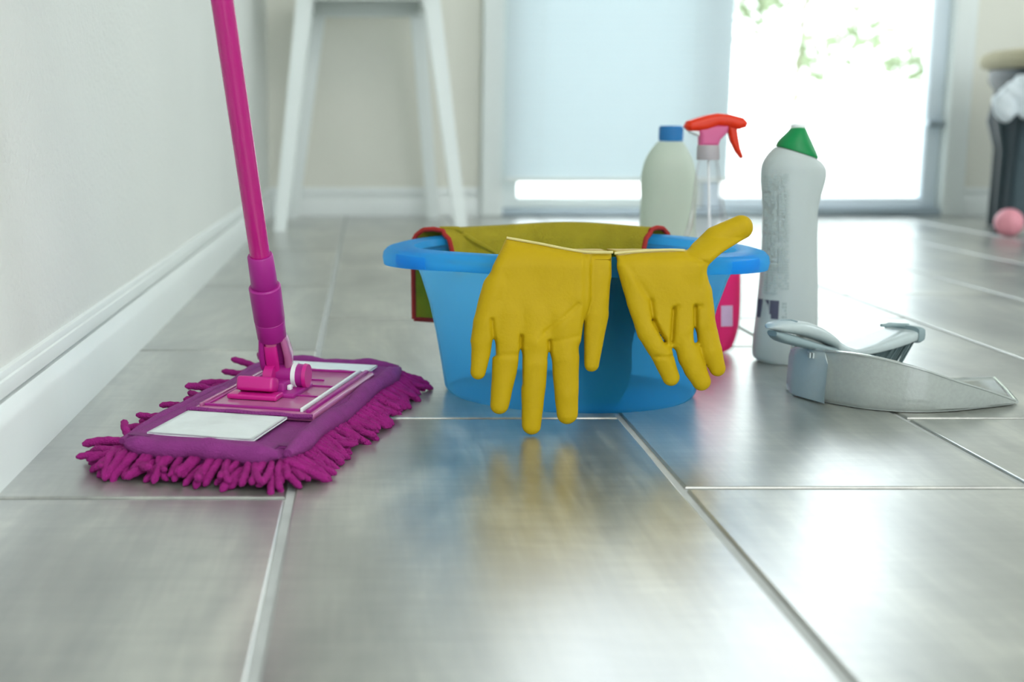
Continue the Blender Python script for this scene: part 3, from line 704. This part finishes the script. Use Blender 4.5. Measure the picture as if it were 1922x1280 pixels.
# printed columns on the back label, small raised ink
def inkcol(root, name, x0, x1, y0, y1, rows, m, rnd, Y, fill=.75, depth=.026):
    bm = bmesh.new(); st = (y1 - y0) / rows
    for i in range(rows):
        ya = y0 + i * st; yb = ya + st * fill; xa = x0; 
        while xa < x1 - .5:
            wd = rnd.uniform(2.5, 5) if rows > 1 else 2.5; xb = min(x1, xa + wd)
            if rows == 1 or rnd.random() < .80:
                a = atY(xa, ya, Y); b = atY(xb, yb, Y); cw = at(1478, 676).x
                def front(x):
                    u = min(.98, abs((x - cwx) / hw)); return YG - depth * (1 - u ** 2.3) ** (1 / 2.3) - .0009
                cwx = atY(1479, ya, YG).x; hw = .0327
                v = [bm.verts.new((x * 1.0, front(x), z)) for x, z in ((a.x, a.z), (b.x, a.z), (b.x, b.z), (a.x, b.z))]; bm.faces.new(v)
            xa = xb + (rnd.uniform(.6, 1.6) if rows > 1 else 0)
    return frombm(name, bm, m, root, smooth=False)
rnd = random.Random(4); YP = YG - .0255
inkcol(b2, 'printed_text', 1441, 1460, 330, 555, 46, 'print', rnd, YP)
inkcol(b2, 'printed_text', 1463, 1480, 326, 545, 44, 'print', rnd, YP)
inkcol(b2, 'barcode', 1431, 1446, 565, 600, 1, 'print_dark', rnd, YP, 1.0)
inkcol(b2, 'barcode', 1449, 1462, 565, 600, 1, 'print_dark', rnd, YP, 1.0)
inkcol(b2, 'printed_text', 1468, 1476, 568, 606, 6, 'print', rnd, YP)

# spray bottle
YS = 1.475
sp = tag(empty('spray_bottle', (at(1328, 656).x, YS, 0)), 'clear spray bottle of pink liquid with an orange red trigger head', 'spray bottle')
zfs = 640 + FPX * math.tan(math.atan(CH / YS) - TILT)
dep3 = lambda w: max(.010, min(w, .027))
rs = [(zfs - .5, 1292, 1362), (zfs - 4, 1286, 1370), (zfs - 12, 1281, 1376), (625, 1272, 1384), (600, 1267, 1389), (560, 1266, 1391), (505, 1270, 1391), (460, 1280, 1384), (420, 1292, 1368), (380, 1300, 1358), (340, 1304, 1353), (315, 1308, 1350), (298, 1312, 1347)]
prof_bottle('bottle_shell', sp, rs, YS, dep3, 'clear', p=2.4)
rl2 = [(zfs - 2.5, 1296, 1358), (zfs - 7, 1290, 1366), (zfs - 14, 1285, 1372), (625, 1276, 1380), (600, 1271, 1385), (560, 1270, 1387), (505, 1274, 1387), (492, 1277, 1385)]
prof_bottle('liquid', sp, rl2, YS, lambda w: dep3(w) - .002, 'liquid', p=2.4)
prof_bottle('screw_collar', sp, [(300, 1309, 1349), (297, 1308, 1350), (275, 1309, 1349), (272, 1311, 1347)], YS, 1.0, 'collar', p=2, sub=2)
bm = bmesh.new()
gr = []
for i in range(9):
    row = []
    for py in (572, 592, 611):
        px = 1350 + 23 * i / 8; q = atY(px, py, YS - .02); cx_ = atY(1328.5, py, YS).x; w_ = atY(1391, py, YS).x - cx_
        u = min(.98, abs(q.x - cx_) / w_); row.append(bm.verts.new((q.x, YS - dep3(w_) * (1 - u ** 2.4) ** (1 / 2.4) - .0010, q.z)))
    gr.append(row)
for i in range(8):
    for j in range(2): bm.faces.new((gr[i][j], gr[i + 1][j], gr[i + 1][j + 1], gr[i][j + 1]))
frombm('label', bm, 'print_pale', sp)
tube('dip_tube', [atY(1330, 300, YS), atY(1331, 400, YS), atY(1336, 640, YS)], .0016, 'white_cap', sp, n=8)
# trigger head: side outlines given real thickness
def plate_part(name, poly, Y, half, m, root, rnd_=.002, res=1.3, k=None):
    P = [(x, z) for x, z in poly]; xs_ = [p[0] for p in P]; zs_ = [p[1] for p in P]; SS = FPX / (Y * .985 + .03)
    V, F = nets(lambda X, Yy, Z: slab(X, Yy, Z, P, half * SS, min(half, rnd_) * SS, 0), (min(xs_) - 6, -half * SS - 6, min(zs_) - 6), (max(xs_) + 6, half * SS + 6, max(zs_) + 6), res)
    bm = bmesh.new(); vs = [bm.verts.new(Vector((atY(x, z, Y).x, Y - y / SS, atY(x, z, Y).z))) for x, y, z in V]
    for q in F: bm.faces.new([vs[i] for i in q])
    bmesh.ops.smooth_vert(bm, verts=bm.verts, factor=.5, use_axis_x=True, use_axis_y=True, use_axis_z=True)
    return frombm(name, bm, m, root)
plate_part('trigger_housing', [(1284, 238), (1290, 227), (1305, 222), (1325, 216), (1345, 212.5), (1370, 215), (1393, 221), (1401, 230), (1398, 239), (1385, 243), (1368, 238), (1345, 236), (1325, 244), (1308, 246), (1292, 246)], YS, .011, 'red', sp, .006)
plate_part('trigger', [(1364, 236), (1382, 238), (1384, 256), (1388, 278), (1394, 295), (1390, 298), (1380, 285), (1371, 266)], YS, .006, 'red', sp, .003)
plate_part('pump_body', [(1308, 242), (1330, 236), (1366, 234), (1364, 248), (1350, 262), (1346, 274), (1312, 274), (1312, 254)], YS, .0085, 'pinkc', sp, .004)
plate_part('nozzle', [(1291, 243), (1306, 241), (1312, 246), (1311, 256), (1300, 252), (1293, 249)], YS, .007, 'white_cap', sp, .003)

# ================================================================== MOP
MC = Vector((-0.078, 1.112, 0)); MA = -math.atan2(.273, .962)
mp = tag(empty('flat_mop', MC, MA), 'magenta flat mop with chenille fringe and pink handle beside the left baseboard', 'mop')
MM = mp.matrix_basis
HW, HL = .070, .182
def W(a, b, z): return MM @ Vector((a, b, z))
# pad
bm = bmesh.new()
def rrect(hw, hl, z, rad, n=8):
    r = []
    for qx, qy, a0 in ((1, 1, 0), (-1, 1, PI / 2), (-1, -1, PI), (1, -1, 3 * PI / 2)):
        for i in range(n + 1):
            t = a0 + PI / 2 * i / n; r.append(Vector((qx * (hw - rad) + rad * math.cos(t), qy * (hl - rad) + rad * math.sin(t), z)))
    return r
pad = rings_obj('pad', [rrect(HW - .004, HL - .004, .006, .02), rrect(HW, HL, .010, .022), rrect(HW, HL, .019, .022), rrect(HW - .005, HL - .005, .0225, .02), rrect(HW - .013, HL - .012, .0222, .017), rrect(HW - .016, HL - .015, .0215, .014)], 'pad', None)
pad.parent = mp
def roll(a0, b0, a1, b1, r, z, n=40, seed=0, sag=.0):
    rn = random.Random(seed); pts = []; rad = []
    for i in range(n + 1):
        t = i / n; pts.append(W(a0 + (a1 - a0) * t + .0012 * math.sin(t * 17 + seed), b0 + (b1 - b0) * t, z + .0012 * math.sin(t * 11 + seed * 2) - sag * math.sin(PI * t))); rad.append(r * (.93 + .1 * math.sin(t * 23 + seed) + .05 * rn.random()) * (min(1, .45 + 6 * min(t, 1 - t))))
    return pts, rad
for i, (a0, b0, a1, b1, r) in enumerate([(HW, -HL + .008, HW - .002, HL - .006, .0082), (-HW + .01, -HL, HW - .004, -HL + .002, .0085), (-HW, -HL + .012, -HW, HL - .012, .0050), (-HW + .01, HL, HW - .006, HL, .006)]):
    pts, rad = roll(a0, b0, a1, b1, r, .0215, 40, i); o = tube('edge_roll', pts, rad, 'pad', None, n=12); local(o, mp); o.parent = pad
# purple border strip running round the plate, raised from the pad
# white pockets
def wavy_patch(name, a0, a1, b0, b1, z, m, parent, amp=.0012, seed=0, skew0=0, skew1=0, n=22):
    V = []; F = []
    for L_ in (0, 1):
        for i in range(n + 1):
            for j in range(n + 1):
                u, v = i / n, j / n; b = b0 + (b1 - b0) * v; a = a0 + (a1 - a0) * u + (skew0 + (skew1 - skew0) * v) * (1 - u)
                zz = z + amp * (math.sin(u * 6 + seed) * math.sin(v * 5 + 1 + seed) + .5 * math.sin(u * 13 + v * 9 + seed)) * (16 * u * (1 - u) * v * (1 - v)) ** .5
                V.append((a, b, zz - .002 * L_))
    n1 = (n + 1) ** 2
    for i in range(n):
        for j in range(n):
            a = i * (n + 1) + j; q = (a, a + n + 1, a + n + 2, a + 1); F.append(q); F.append(tuple(x + n1 for x in q[::-1]))
    for i in range(n):
        for e in (0, n):
            a = i * (n + 1) + e; F.append((a, a + n + 1, a + n + 1 + n1, a + n1)); a = e * (n + 1) + i; F.append((a, a + 1, a + 1 + n1, a + n1))
    o = obj(name, V, F, m, parent); return o
pk = wavy_patch('pocket', -.053, .036, -.158, -.078, .0262, 'pocket', None, .0016, 1); pk.parent = pad
pk2 = wavy_patch('pocket', -.050, .048, .118, .162, .0262, 'pocket', None, .0014, 2); pk2.parent = pad
for (b0, b1) in ((-.077, -.0725), (.1130, .1175)):
    pts = [W(-.055 + .112 * i / 20, (b0 + b1) / 2, .0265 + .0004 * math.sin(i)) for i in range(21)]; o = tube('binding', pts, .0022, 'pad', None, n=8); local(o, mp); o.parent = pad
for a_ in (-.059,):
    o = wavy_patch('side_band', -.066, -.047, -.165, .165, .0250, 'pad', None, .0006, 3); o.parent = pad
o = wavy_patch('side_band', .059, .067, -.165, .165, .0250, 'pad', None, .0006, 5); o.parent = pad
o = wavy_patch('end_band', -.06, .06, -.176, -.157, .0248, 'pad', None, .0008, 6); o.parent = pad
# hard plate with ribs and the pale groove along its right side
pl = box('base_plate', (0, 0, 0), (1, 1, 1), 'plate'); bpy.data.objects.remove(pl)
bm = bmesh.new(); addbox(bm, (-.050, -.074, .022), (.0585, .114, .0285), .0022)
pl = frombm('base_plate', bm, 'plate'); pl.parent = mp
for lo_, hi_, m_ in (((.0440, -.068, .0284), (.0464, .108, .0318), 'white'), ((.0500, -.070, .0284), (.0535, .110, .0312), 'mag'), ((.0470, -.068, .0284), (.0495, .108, .0290), 'mag'), ((-.046, -.070, .0284), (-.0435, .110, .0312), 'plate')):
    bm = bmesh.new(); addbox(bm, lo_, hi_, .0005); o = frombm('rib', bm, m_); o.parent = pl
for lo_, hi_ in (((-.043, .020, .0284), (-.012, .0225, .0300)), ((.006, .0340, .0284), (.043, .036, .0300)), ((.008, .060, .0284), (.024, .0625, .0300)), ((-.043, .104, .0284), (.043, .1065, .0305)), ((-.043, -.066, .0284), (.043, -.0635, .0305)), ((-.043, -.0640, .0284), (-.0405, .105, .0300)), ((.0075, -.010, .0284), (.0430, -.0075, .0298))):
    bm = bmesh.new(); addbox(bm, lo_, hi_, .0005); o = frombm('rib', bm, 'mag'); o.parent = pl

# joint, pedal, yoke
def wbox(name, lo, hi, m, bev=.002, rot=None, parent=mp):
    bm = bmesh.new(); addbox(bm, lo, hi, bev, rot); o = frombm(name, bm, m); o.parent = parent; return o
wbox('joint_socket', (-.016, -.020, .028), (.022, .034, .0325), 'mag', .0015)
wbox('pedal_plate', (-.034, -.038, .0290), (.012, -.018, .0335), 'hot', .0015, Matrix.Rotation(.02, 3, 'X'))
wbox('pedal', (-.0285, -.030, .0335), (.006, -.012, .0465), 'hot', .0030, Matrix.Rotation(-.25, 3, 'X'))
o = tube('pivot_barrel', [W(-.004, .016, .042), W(.014, .016, .042), W(.0205, .016, .042)], [.0105, .0105, .0102], 'mag', None, n=28); local(o, mp)
o = tube('pivot_cap', [W(.0202, .016, .042), W(.0235, .016, .042)], [.0112, .0105], 'hot', None, n=28); local(o, mp)
o = tube('pivot_clip', [W(.0100, .016, .042), W(.0140, .016, .042)], [.0114, .0114], 'white', None, n=28); local(o, mp)
o = tube('pivot_disc', [W(-.0125, .006, .040), W(-.004, .006, .040)], [.0125, .0125], 'hot', None, n=28); local(o, mp)
wbox('pivot_block', (-.004, -.012, .030), (.010, .018, .040), 'mag', .002)
wbox('screw', (.0105, -.006, .0325), (.0145, .000, .0370), 'white_cap', .001)

P0 = atY(519, 688, 1.128); P1 = atY(417, 0, 1.005)
ax = (P1 - P0).normalized()
def H(px_row):
    """point on the handle axis that shows at photo row px_row"""
    lo_, hi_ = -.05, .5
    for _ in range(50):
        mid = (lo_ + hi_) / 2; q = P0 + ax * mid
        d = q.y * math.cos(TILT) + (CH - q.z) * math.sin(TILT); v = (CH - q.z) * math.cos(TILT) - q.y * math.sin(TILT)
        if 640 + FPX * v / d > px_row: lo_ = mid
        else: hi_ = mid
    return P0 + ax * ((lo_ + hi_) / 2)
def hseg(name, y0, y1, r0, r1, m, n=28, bev=True):
    a, b = H(y0), H(y1); d = (b - a).normalized(); e = .0012
    o = tube(name, [a, a + d * e, b - d * e, b], [r0 * .93, r0, r1, r1 * .93], m, None, n=n); local(o, mp); return o
end = P1 + ax * .75
o = tube('pole', [H(500), end - ax * .003, end], [.0088, .0092, .0080], 'mag_pole', None, n=32); local(o, mp)
hseg('collar', 537, 478, .0118, .0112, 'mag')
hseg('sleeve', 602, 536, .0138, .0142, 'mag')
hseg('sleeve_end', 634, 600, .0130, .0135, 'mag')
# yoke: two cheeks and an inner strap
side = Vector((1, 0, 0)); side = (side - ax * side.dot(ax)).normalized(); fwd = side.cross(ax).normalized()
a, b = H(700), H(630)
def frame(v): return a + side * v[0] + fwd * v[1] + ax * v[2]
Lk = (b - a).length
def shaped(name, secs, m):
    R = []
    for t, cx, hx, cy, hy in secs:
        R.append([frame((cx + hx * math.copysign(abs(math.cos(q)) ** .6, math.cos(q)), cy + hy * math.copysign(abs(math.sin(q)) ** .6, math.sin(q)), t * Lk)) for q in [2 * PI * k / 20 for k in range(20)]])
    o = rings_obj(name, R, m, None); local(o, mp); return o
shaped('yoke_strap', [(-.02, -.001, .0050, .006, .003), (.15, -.002, .0058, .0065, .003), (.5, -.002, .0060, .0075, .003), (.80, -.002, .0058, .0070, .003), (.86, -.002, .0056, .006, .003)], 'hot')
shaped('yoke_cheek', [(-.05, .0085, .0026, 0, .006), (.2, .0115, .0040, 0, .0085), (.5, .0125, .0042, 0, .0095), (.85, .0105, .0036, 0, .009), (1.0, .0095, .003, 0, .008)], 'plate')
shaped('yoke_cheek', [(.02, -.0085, .0026, 0, .006), (.3, -.0108, .0034, 0, .0085), (.6, -.0108, .0034, 0, .009), (1.0, -.0090, .003, 0, .008)], 'mag')
shaped('yoke_core', [(-.1, 0, .007, -.002, .004), (.3, 0, .009, -.003, .004), (1.0, 0, .0095, -.002, .005)], 'mag')
shaped('latch_button', [(.86, -.001, .0050, .0075, .003), (.98, -.001, .0048, .0075, .003)], 'pinkc')

# chenille strands
var = []
for vi in range(7):
    rn = random.Random(100 + vi); ln = rn.uniform(.024, .034); bend = [-.9, -.4, 0, .4, .9, .2, -.2][vi]; pts = []; rad = []
    n = 11; p = Vector((0, 0, 0)); ang = 0
    for i in range(n):
        t = i / (n - 1); pts.append(p.copy()); rad.append(.0033 * (.62 + .38 * min(1, t * 4)) * (1.0 if i % 2 else .86) * (1 if i < n - 1 else .45) * (1 if i < n - 2 else .92))
        ang = bend * t; p = p + Vector((math.cos(ang), math.sin(ang), -.28 * t)) * ln / (n - 1)
    V, F = tube_data(pts, rad, 7)
    me = bpy.data.meshes.new('chenille_strand'); me.from_pydata([tuple(v) for v in V], [], F); me.polygons.foreach_set('use_smooth', [True] * len(me.polygons)); me.materials.append(M['strand']); me.update(); var.append(me)
rn = random.Random(5)
def strand(a, b, z, head, pitch, sc=1.0):
    o = bpy.data.objects.new('chenille_strand', rn.choice(var)); COL.objects.link(o); o.parent = pad
    o.matrix_basis = Matrix.Translation((a, b, z)) @ Matrix.Rotation(head, 4, 'Z') @ Matrix.Rotation(pitch, 4, 'Y') @ Matrix.Rotation(rn.uniform(-.8, .8), 4, 'X') @ Matrix.Scale(sc, 4)
cnt = 0
for side_, s0, s1, step, layers in (('R', -HL, HL, .0068, ((.018, .80, 1.0), (.012, .22, .95))), ('N', -HW, HW, .0066, ((.017, .80, 1.0), (.011, .20, 1.0))), ('L', -HL, HL, .0098, ((.015, .02, 1.1), (.010, .08, 1.0))), ('F', -HW, HW, .0085, ((.014, .25, 1.0), (.009, .10, .95)))):
    for z, pitch, sc in layers:
        q = s0 + rn.uniform(0, .003)
        while q < s1:
            if side_ == 'L' and (math.sin(q * 55 + 2) > .72): q += step; continue
            base = {'R': 0, 'N': -PI / 2, 'L': PI, 'F': PI / 2}[side_]; hd = base + rn.uniform(-.38, .38) + (0 if side_ != 'R' else -.15)
            a, b = {'R': (HW - .001, q), 'N': (q, -HL + .001), 'L': (-HW + .002, q), 'F': (q, HL - .001)}[side_]
            pt = pitch + rn.uniform(-.16, .16); s_ = sc * rn.uniform(.85, 1.15)
            # keep tips on the floor side
            mx = (z - .0045) / (.032 * s_); pt = min(pt, math.asin(min(.95, max(.02, mx - .02))) * .86 + .0)
            if side_ == 'L' and rn.random() < .35: pt -= rn.uniform(.1, .5)
            strand(a, b, z, hd, pt, s_); cnt += 1; q += step * rn.uniform(.75, 1.2)
for qx in (-1, 1):
    for qy in (-1, 1):
        for k in range(5):
            hd = math.atan2(qy, qx) + (k - 2) * .22; strand(qx * (HW - .008), qy * (HL - .008), .013 + .003 * (k % 2), hd, .12 + .1 * rn.random(), 1.05); cnt += 1
print('strands', cnt)

# ================================================================== DUSTPAN AND BRUSH
dp = tag(empty('dustpan', (0.50, 1.26, 0)), 'grey plastic dustpan with a tall curved back and tapering side, on the right', 'dustpan')
# plan outline: near side wall runs from the left back corner to the right lip
def pan_pts():
    near = [at(1483, 735), at(1492, 742), at(1512, 749), at(1545, 758), at(1600, 768), at(1650, 774), at(1720, 778), at(1790, 776), at(1850, 770), at(1905, 761)]
    return near
near = pan_pts(); tops = {0: 656, 1: 655, 2: 655, 3: 657, 4: 663, 5: 672, 6: 690, 7: 713, 8: 731, 9: 752}
far_off = Vector((.034, .080, 0))
# outline loop (open at right): near wall from lip to corner, back wall, far wall back to lip
seq = []
for i in range(9, -1, -1):
    ztop = atY(0, [656, 655, 655, 657, 663, 672, 690, 713, 731, 751][i], near[i].y).z; seq.append((near[i], max(ztop, .006)))
c0 = near[0]
for t in (.12, .3, .5, .7, .88):
    seq.append((c0 + Vector((-.003 * math.sin(PI * t) + .036 * t, .085 * t, 0)), .052))
for i in range(0, 10):
    ztop = [.050, .050, .049, .045, .036, .026, .014, .007, .005, .004][i]; q = near[i] + far_off + Vector((0, (near[0].y - near[i].y) * .6, 0)); seq.append((q, ztop))
sm = spline([(p.x, p.y, z) for p, z in seq], 4)
cen = Vector((.52, 1.24, 0)); Rg = []
for i, (x, y, zt) in enumerate(sm):
    p = Vector((x, y, 0)); q0 = Vector(sm[max(i - 1, 0)][:2] + (0,)) if False else Vector((sm[max(i - 1, 0)][0], sm[max(i - 1, 0)][1], 0)); q1 = Vector((sm[min(i + 1, len(sm) - 1)][0], sm[min(i + 1, len(sm) - 1)][1], 0))
    tn = (q1 - q0).normalized(); nin = Vector((-tn.y, tn.x, 0)); 
    if nin.dot(cen - p) < 0: nin = -nin
    bot = .0015; t_ = .0028
    b_in = nin * min(.006, zt * .3)
    Rg.append([p + b_in + Vector((0, 0, bot)), p + b_in * .35 + Vector((0, 0, bot + zt * .08)), p + Vector((0, 0, zt * .35)), p + Vector((0, 0, zt - .002)), p + nin * (-.0012) + Vector((0, 0, zt - .0015)), p - nin * .0010 + Vector((0, 0, zt)), p + nin * t_ + Vector((0, 0, zt)), p + nin * t_ + Vector((0, 0, zt * .5)), p + nin * (t_ + .004) + Vector((0, 0, bot + .003)), p + nin * (t_ + .008) + Vector((0, 0, bot + .0012))])
rings_obj('side_wall', Rg, 'pan', dp)
# pan floor
bm = bmesh.new(); up = [bm.verts.new((r[0].x, r[0].y, .0034)) for r in Rg]; dn = [bm.verts.new((r[0].x, r[0].y, .0008)) for r in Rg]
bm.faces.new(up); bm.faces.new(dn[::-1])
for i in range(len(up)): j = (i + 1) % len(up); bm.faces.new((up[i], dn[i], dn[j], up[j]))
frombm('pan_floor', bm, 'pan', dp, smooth=False)
lipA, lipB = Rg[0][0], Rg[-1][0]
tube('front_lip', [Vector((lipA.x + .003, lipA.y, .0030)), (Vector((lipA.x, lipA.y, .003)) + Vector((lipB.x, lipB.y, .003))) / 2 + Vector((.004, 0, 0)), Vector((lipB.x + .003, lipB.y, .0030))], .0018, 'pan', dp, n=8)
# light corner block with ribs on the left end
def wallpt(px, py, off):  # point on the near wall, pushed out to the viewer
    best = min(near, key=lambda p: abs((p.x) - atY(px, py, 1.2).x)); return best
cr = []
for i, (px0, ybot, ytop) in enumerate(((1479, 728, 672), (1481, 738, 660), (1490, 743.5, 656), (1506, 748.5, 655), (1526, 754, 656), (1541, 758, 662), (1546, 760, 676))):
    g0 = at(px0, ybot); zt = atY(px0, ytop, g0.y - .0025).z
    cr.append([Vector((g0.x, g0.y + .006, .003)), Vector((g0.x, g0.y - .0015, .0015)), Vector((g0.x - .001, g0.y - .0032, zt * .2)), Vector((g0.x + .0005, g0.y - .0030, zt * .9)), Vector((g0.x + .001, g0.y + .001, zt)), Vector((g0.x + .003, g0.y + .012, zt)), Vector((g0.x + .003, g0.y + .012, .004))])
rings_obj('corner_block', [r for r in cr], 'brush', dp)
for k in range(5):
    q = atY(1517 + 6 * k, 664 + k * .9, at(1517 + 6 * k, 752).y + .001); box('rib', (q.x - .0007, q.y - .006, q.z - .003), (q.x + .0007, q.y + .002, q.z + .002), 'brush', dp)

br = tag(empty('hand_brush', atY(1560, 650, 1.23)), 'pale grey hand brush with dark bristles lying across the dustpan', 'brush')
YA, YB_ = 1.185, 1.285
def bY(px): return YA + (YB_ - YA) * (px - 1440) / 262
def bpt(px, py, off=0): 
    q = atY(px, py, bY(px)); return q
# handle: teardrop with rounded section
secs = [(1440, 615, 617, .001), (1446, 608, 624, .007), (1458, 603.5, 632, .011), (1480, 600.5, 640, .014), (1505, 603, 647, .0145), (1530, 612, 654, .013), (1552, 626, 660, .0115), (1568, 640, 664, .011), (1580, 648, 667, .012), (1592, 652, 668, .015)]
dirb = (bpt(1700, 640) - bpt(1440, 640)); dirb.z = 0; dirb.normalize(); nb = Vector((-dirb.y, dirb.x, 0))
def bsec(px, yt, yb, hw, n=24, pw=.75):
    t = bpt(px, yt); b = bpt(px, yb); c = (t + b) / 2; hz = (t.z - b.z) / 2; r = []
    for k in range(n):
        q = 2 * PI * k / n; r.append(c + nb * (hw * math.copysign(abs(math.cos(q)) ** pw, math.cos(q))) + Vector((0, 0, hz * math.copysign(abs(math.sin(q)) ** pw, math.sin(q)))))
    return r
sec2 = [tuple(x) for x in spline(secs, 3)]
rings_obj('handle', [bsec(a, b, a and c - (c - b) * .38 if a < 1560 else c, d) for a, b, c, d in sec2], 'brush', br)
under = [(1449, 620, 630, .006), (1462, 622, 641, .010), (1490, 630, 649, .012), (1520, 640, 656, .0115), (1548, 648, 662, .010), (1570, 652, 666, .010), (1600, 657, 671, .011)]
rings_obj('grip_underside', [bsec(*[float(v) for v in x]) for x in spline(under, 3)], 'grip', br)
hang = [bpt(1470, 604) + nb * .005, bpt(1482, 601.5), bpt(1484, 603) - nb * .006]
tube('hanging_slot', [p + Vector((0, -.004, .0004)) for p in hang], .0014, 'grip', br, n=8)
head = [(1578, 651, 662, .010), (1592, 652, 663, .0145), (1610, 646, 662, .018), (1640, 635, 655, .0195), (1670, 624, 646, .020), (1690, 617, 638, .020), (1697, 615, 636, .0195)]
rings_obj('head', [bsec(*[float(v) for v in x], pw=.5) for x in spline(head, 3)], 'brush', br)
rings_obj('end_lip', [bsec(1692, 609, 640, .021, pw=.4), bsec(1696, 608, 640, .0225, pw=.4), bsec(1701, 609, 636, .0225, pw=.4), bsec(1703, 612, 630, .020, pw=.4)], 'grip', br)
e0 = bpt(1654, 610.5); e1 = bpt(1699, 609.5)
tube('end_lip', [e1 - nb * .004, e1 * .7 + e0 * .3, (e0 + e1) / 2, e0], [.0018, .0020, .0020, .0016], 'grip', br, n=8)
# bristle tufts
bm = bmesh.new(); rnd = random.Random(8)
for i in range(17):
    px = 1606 + i * 5.4; yt = 662 - (px - 1606) * .275
    for j in range(6):
        hw = (-.015 + .006 * j); t0 = bpt(px, yt) + nb * hw + Vector((0, 0, .004))
        for s in range(5):
            q0 = t0 + Vector((rnd.gauss(0, .0008), rnd.gauss(0, .0008), 0)); tipx = px + 2 + (px - 1600) * .10 + rnd.gauss(0, .8)
            q1 = bpt(tipx, 0); zb_ = .006 + rnd.uniform(0, .002); q1 = Vector((q1.x, q1.y, 0)) + nb * hw * 1.15; q1.z = zb_ + .010
            V, F = tube_data([q0, (q0 + q1) / 2 + Vector((.0004, 0, 0)), q1], [.0007, .0007, .0006], 4)
            vs = [bm.verts.new(v) for v in V]
            for f_ in F: bm.faces.new([vs[x] for x in f_])
o = frombm('bristles', bm, 'bristle', br, smooth=False); o['kind'] = 'stuff'
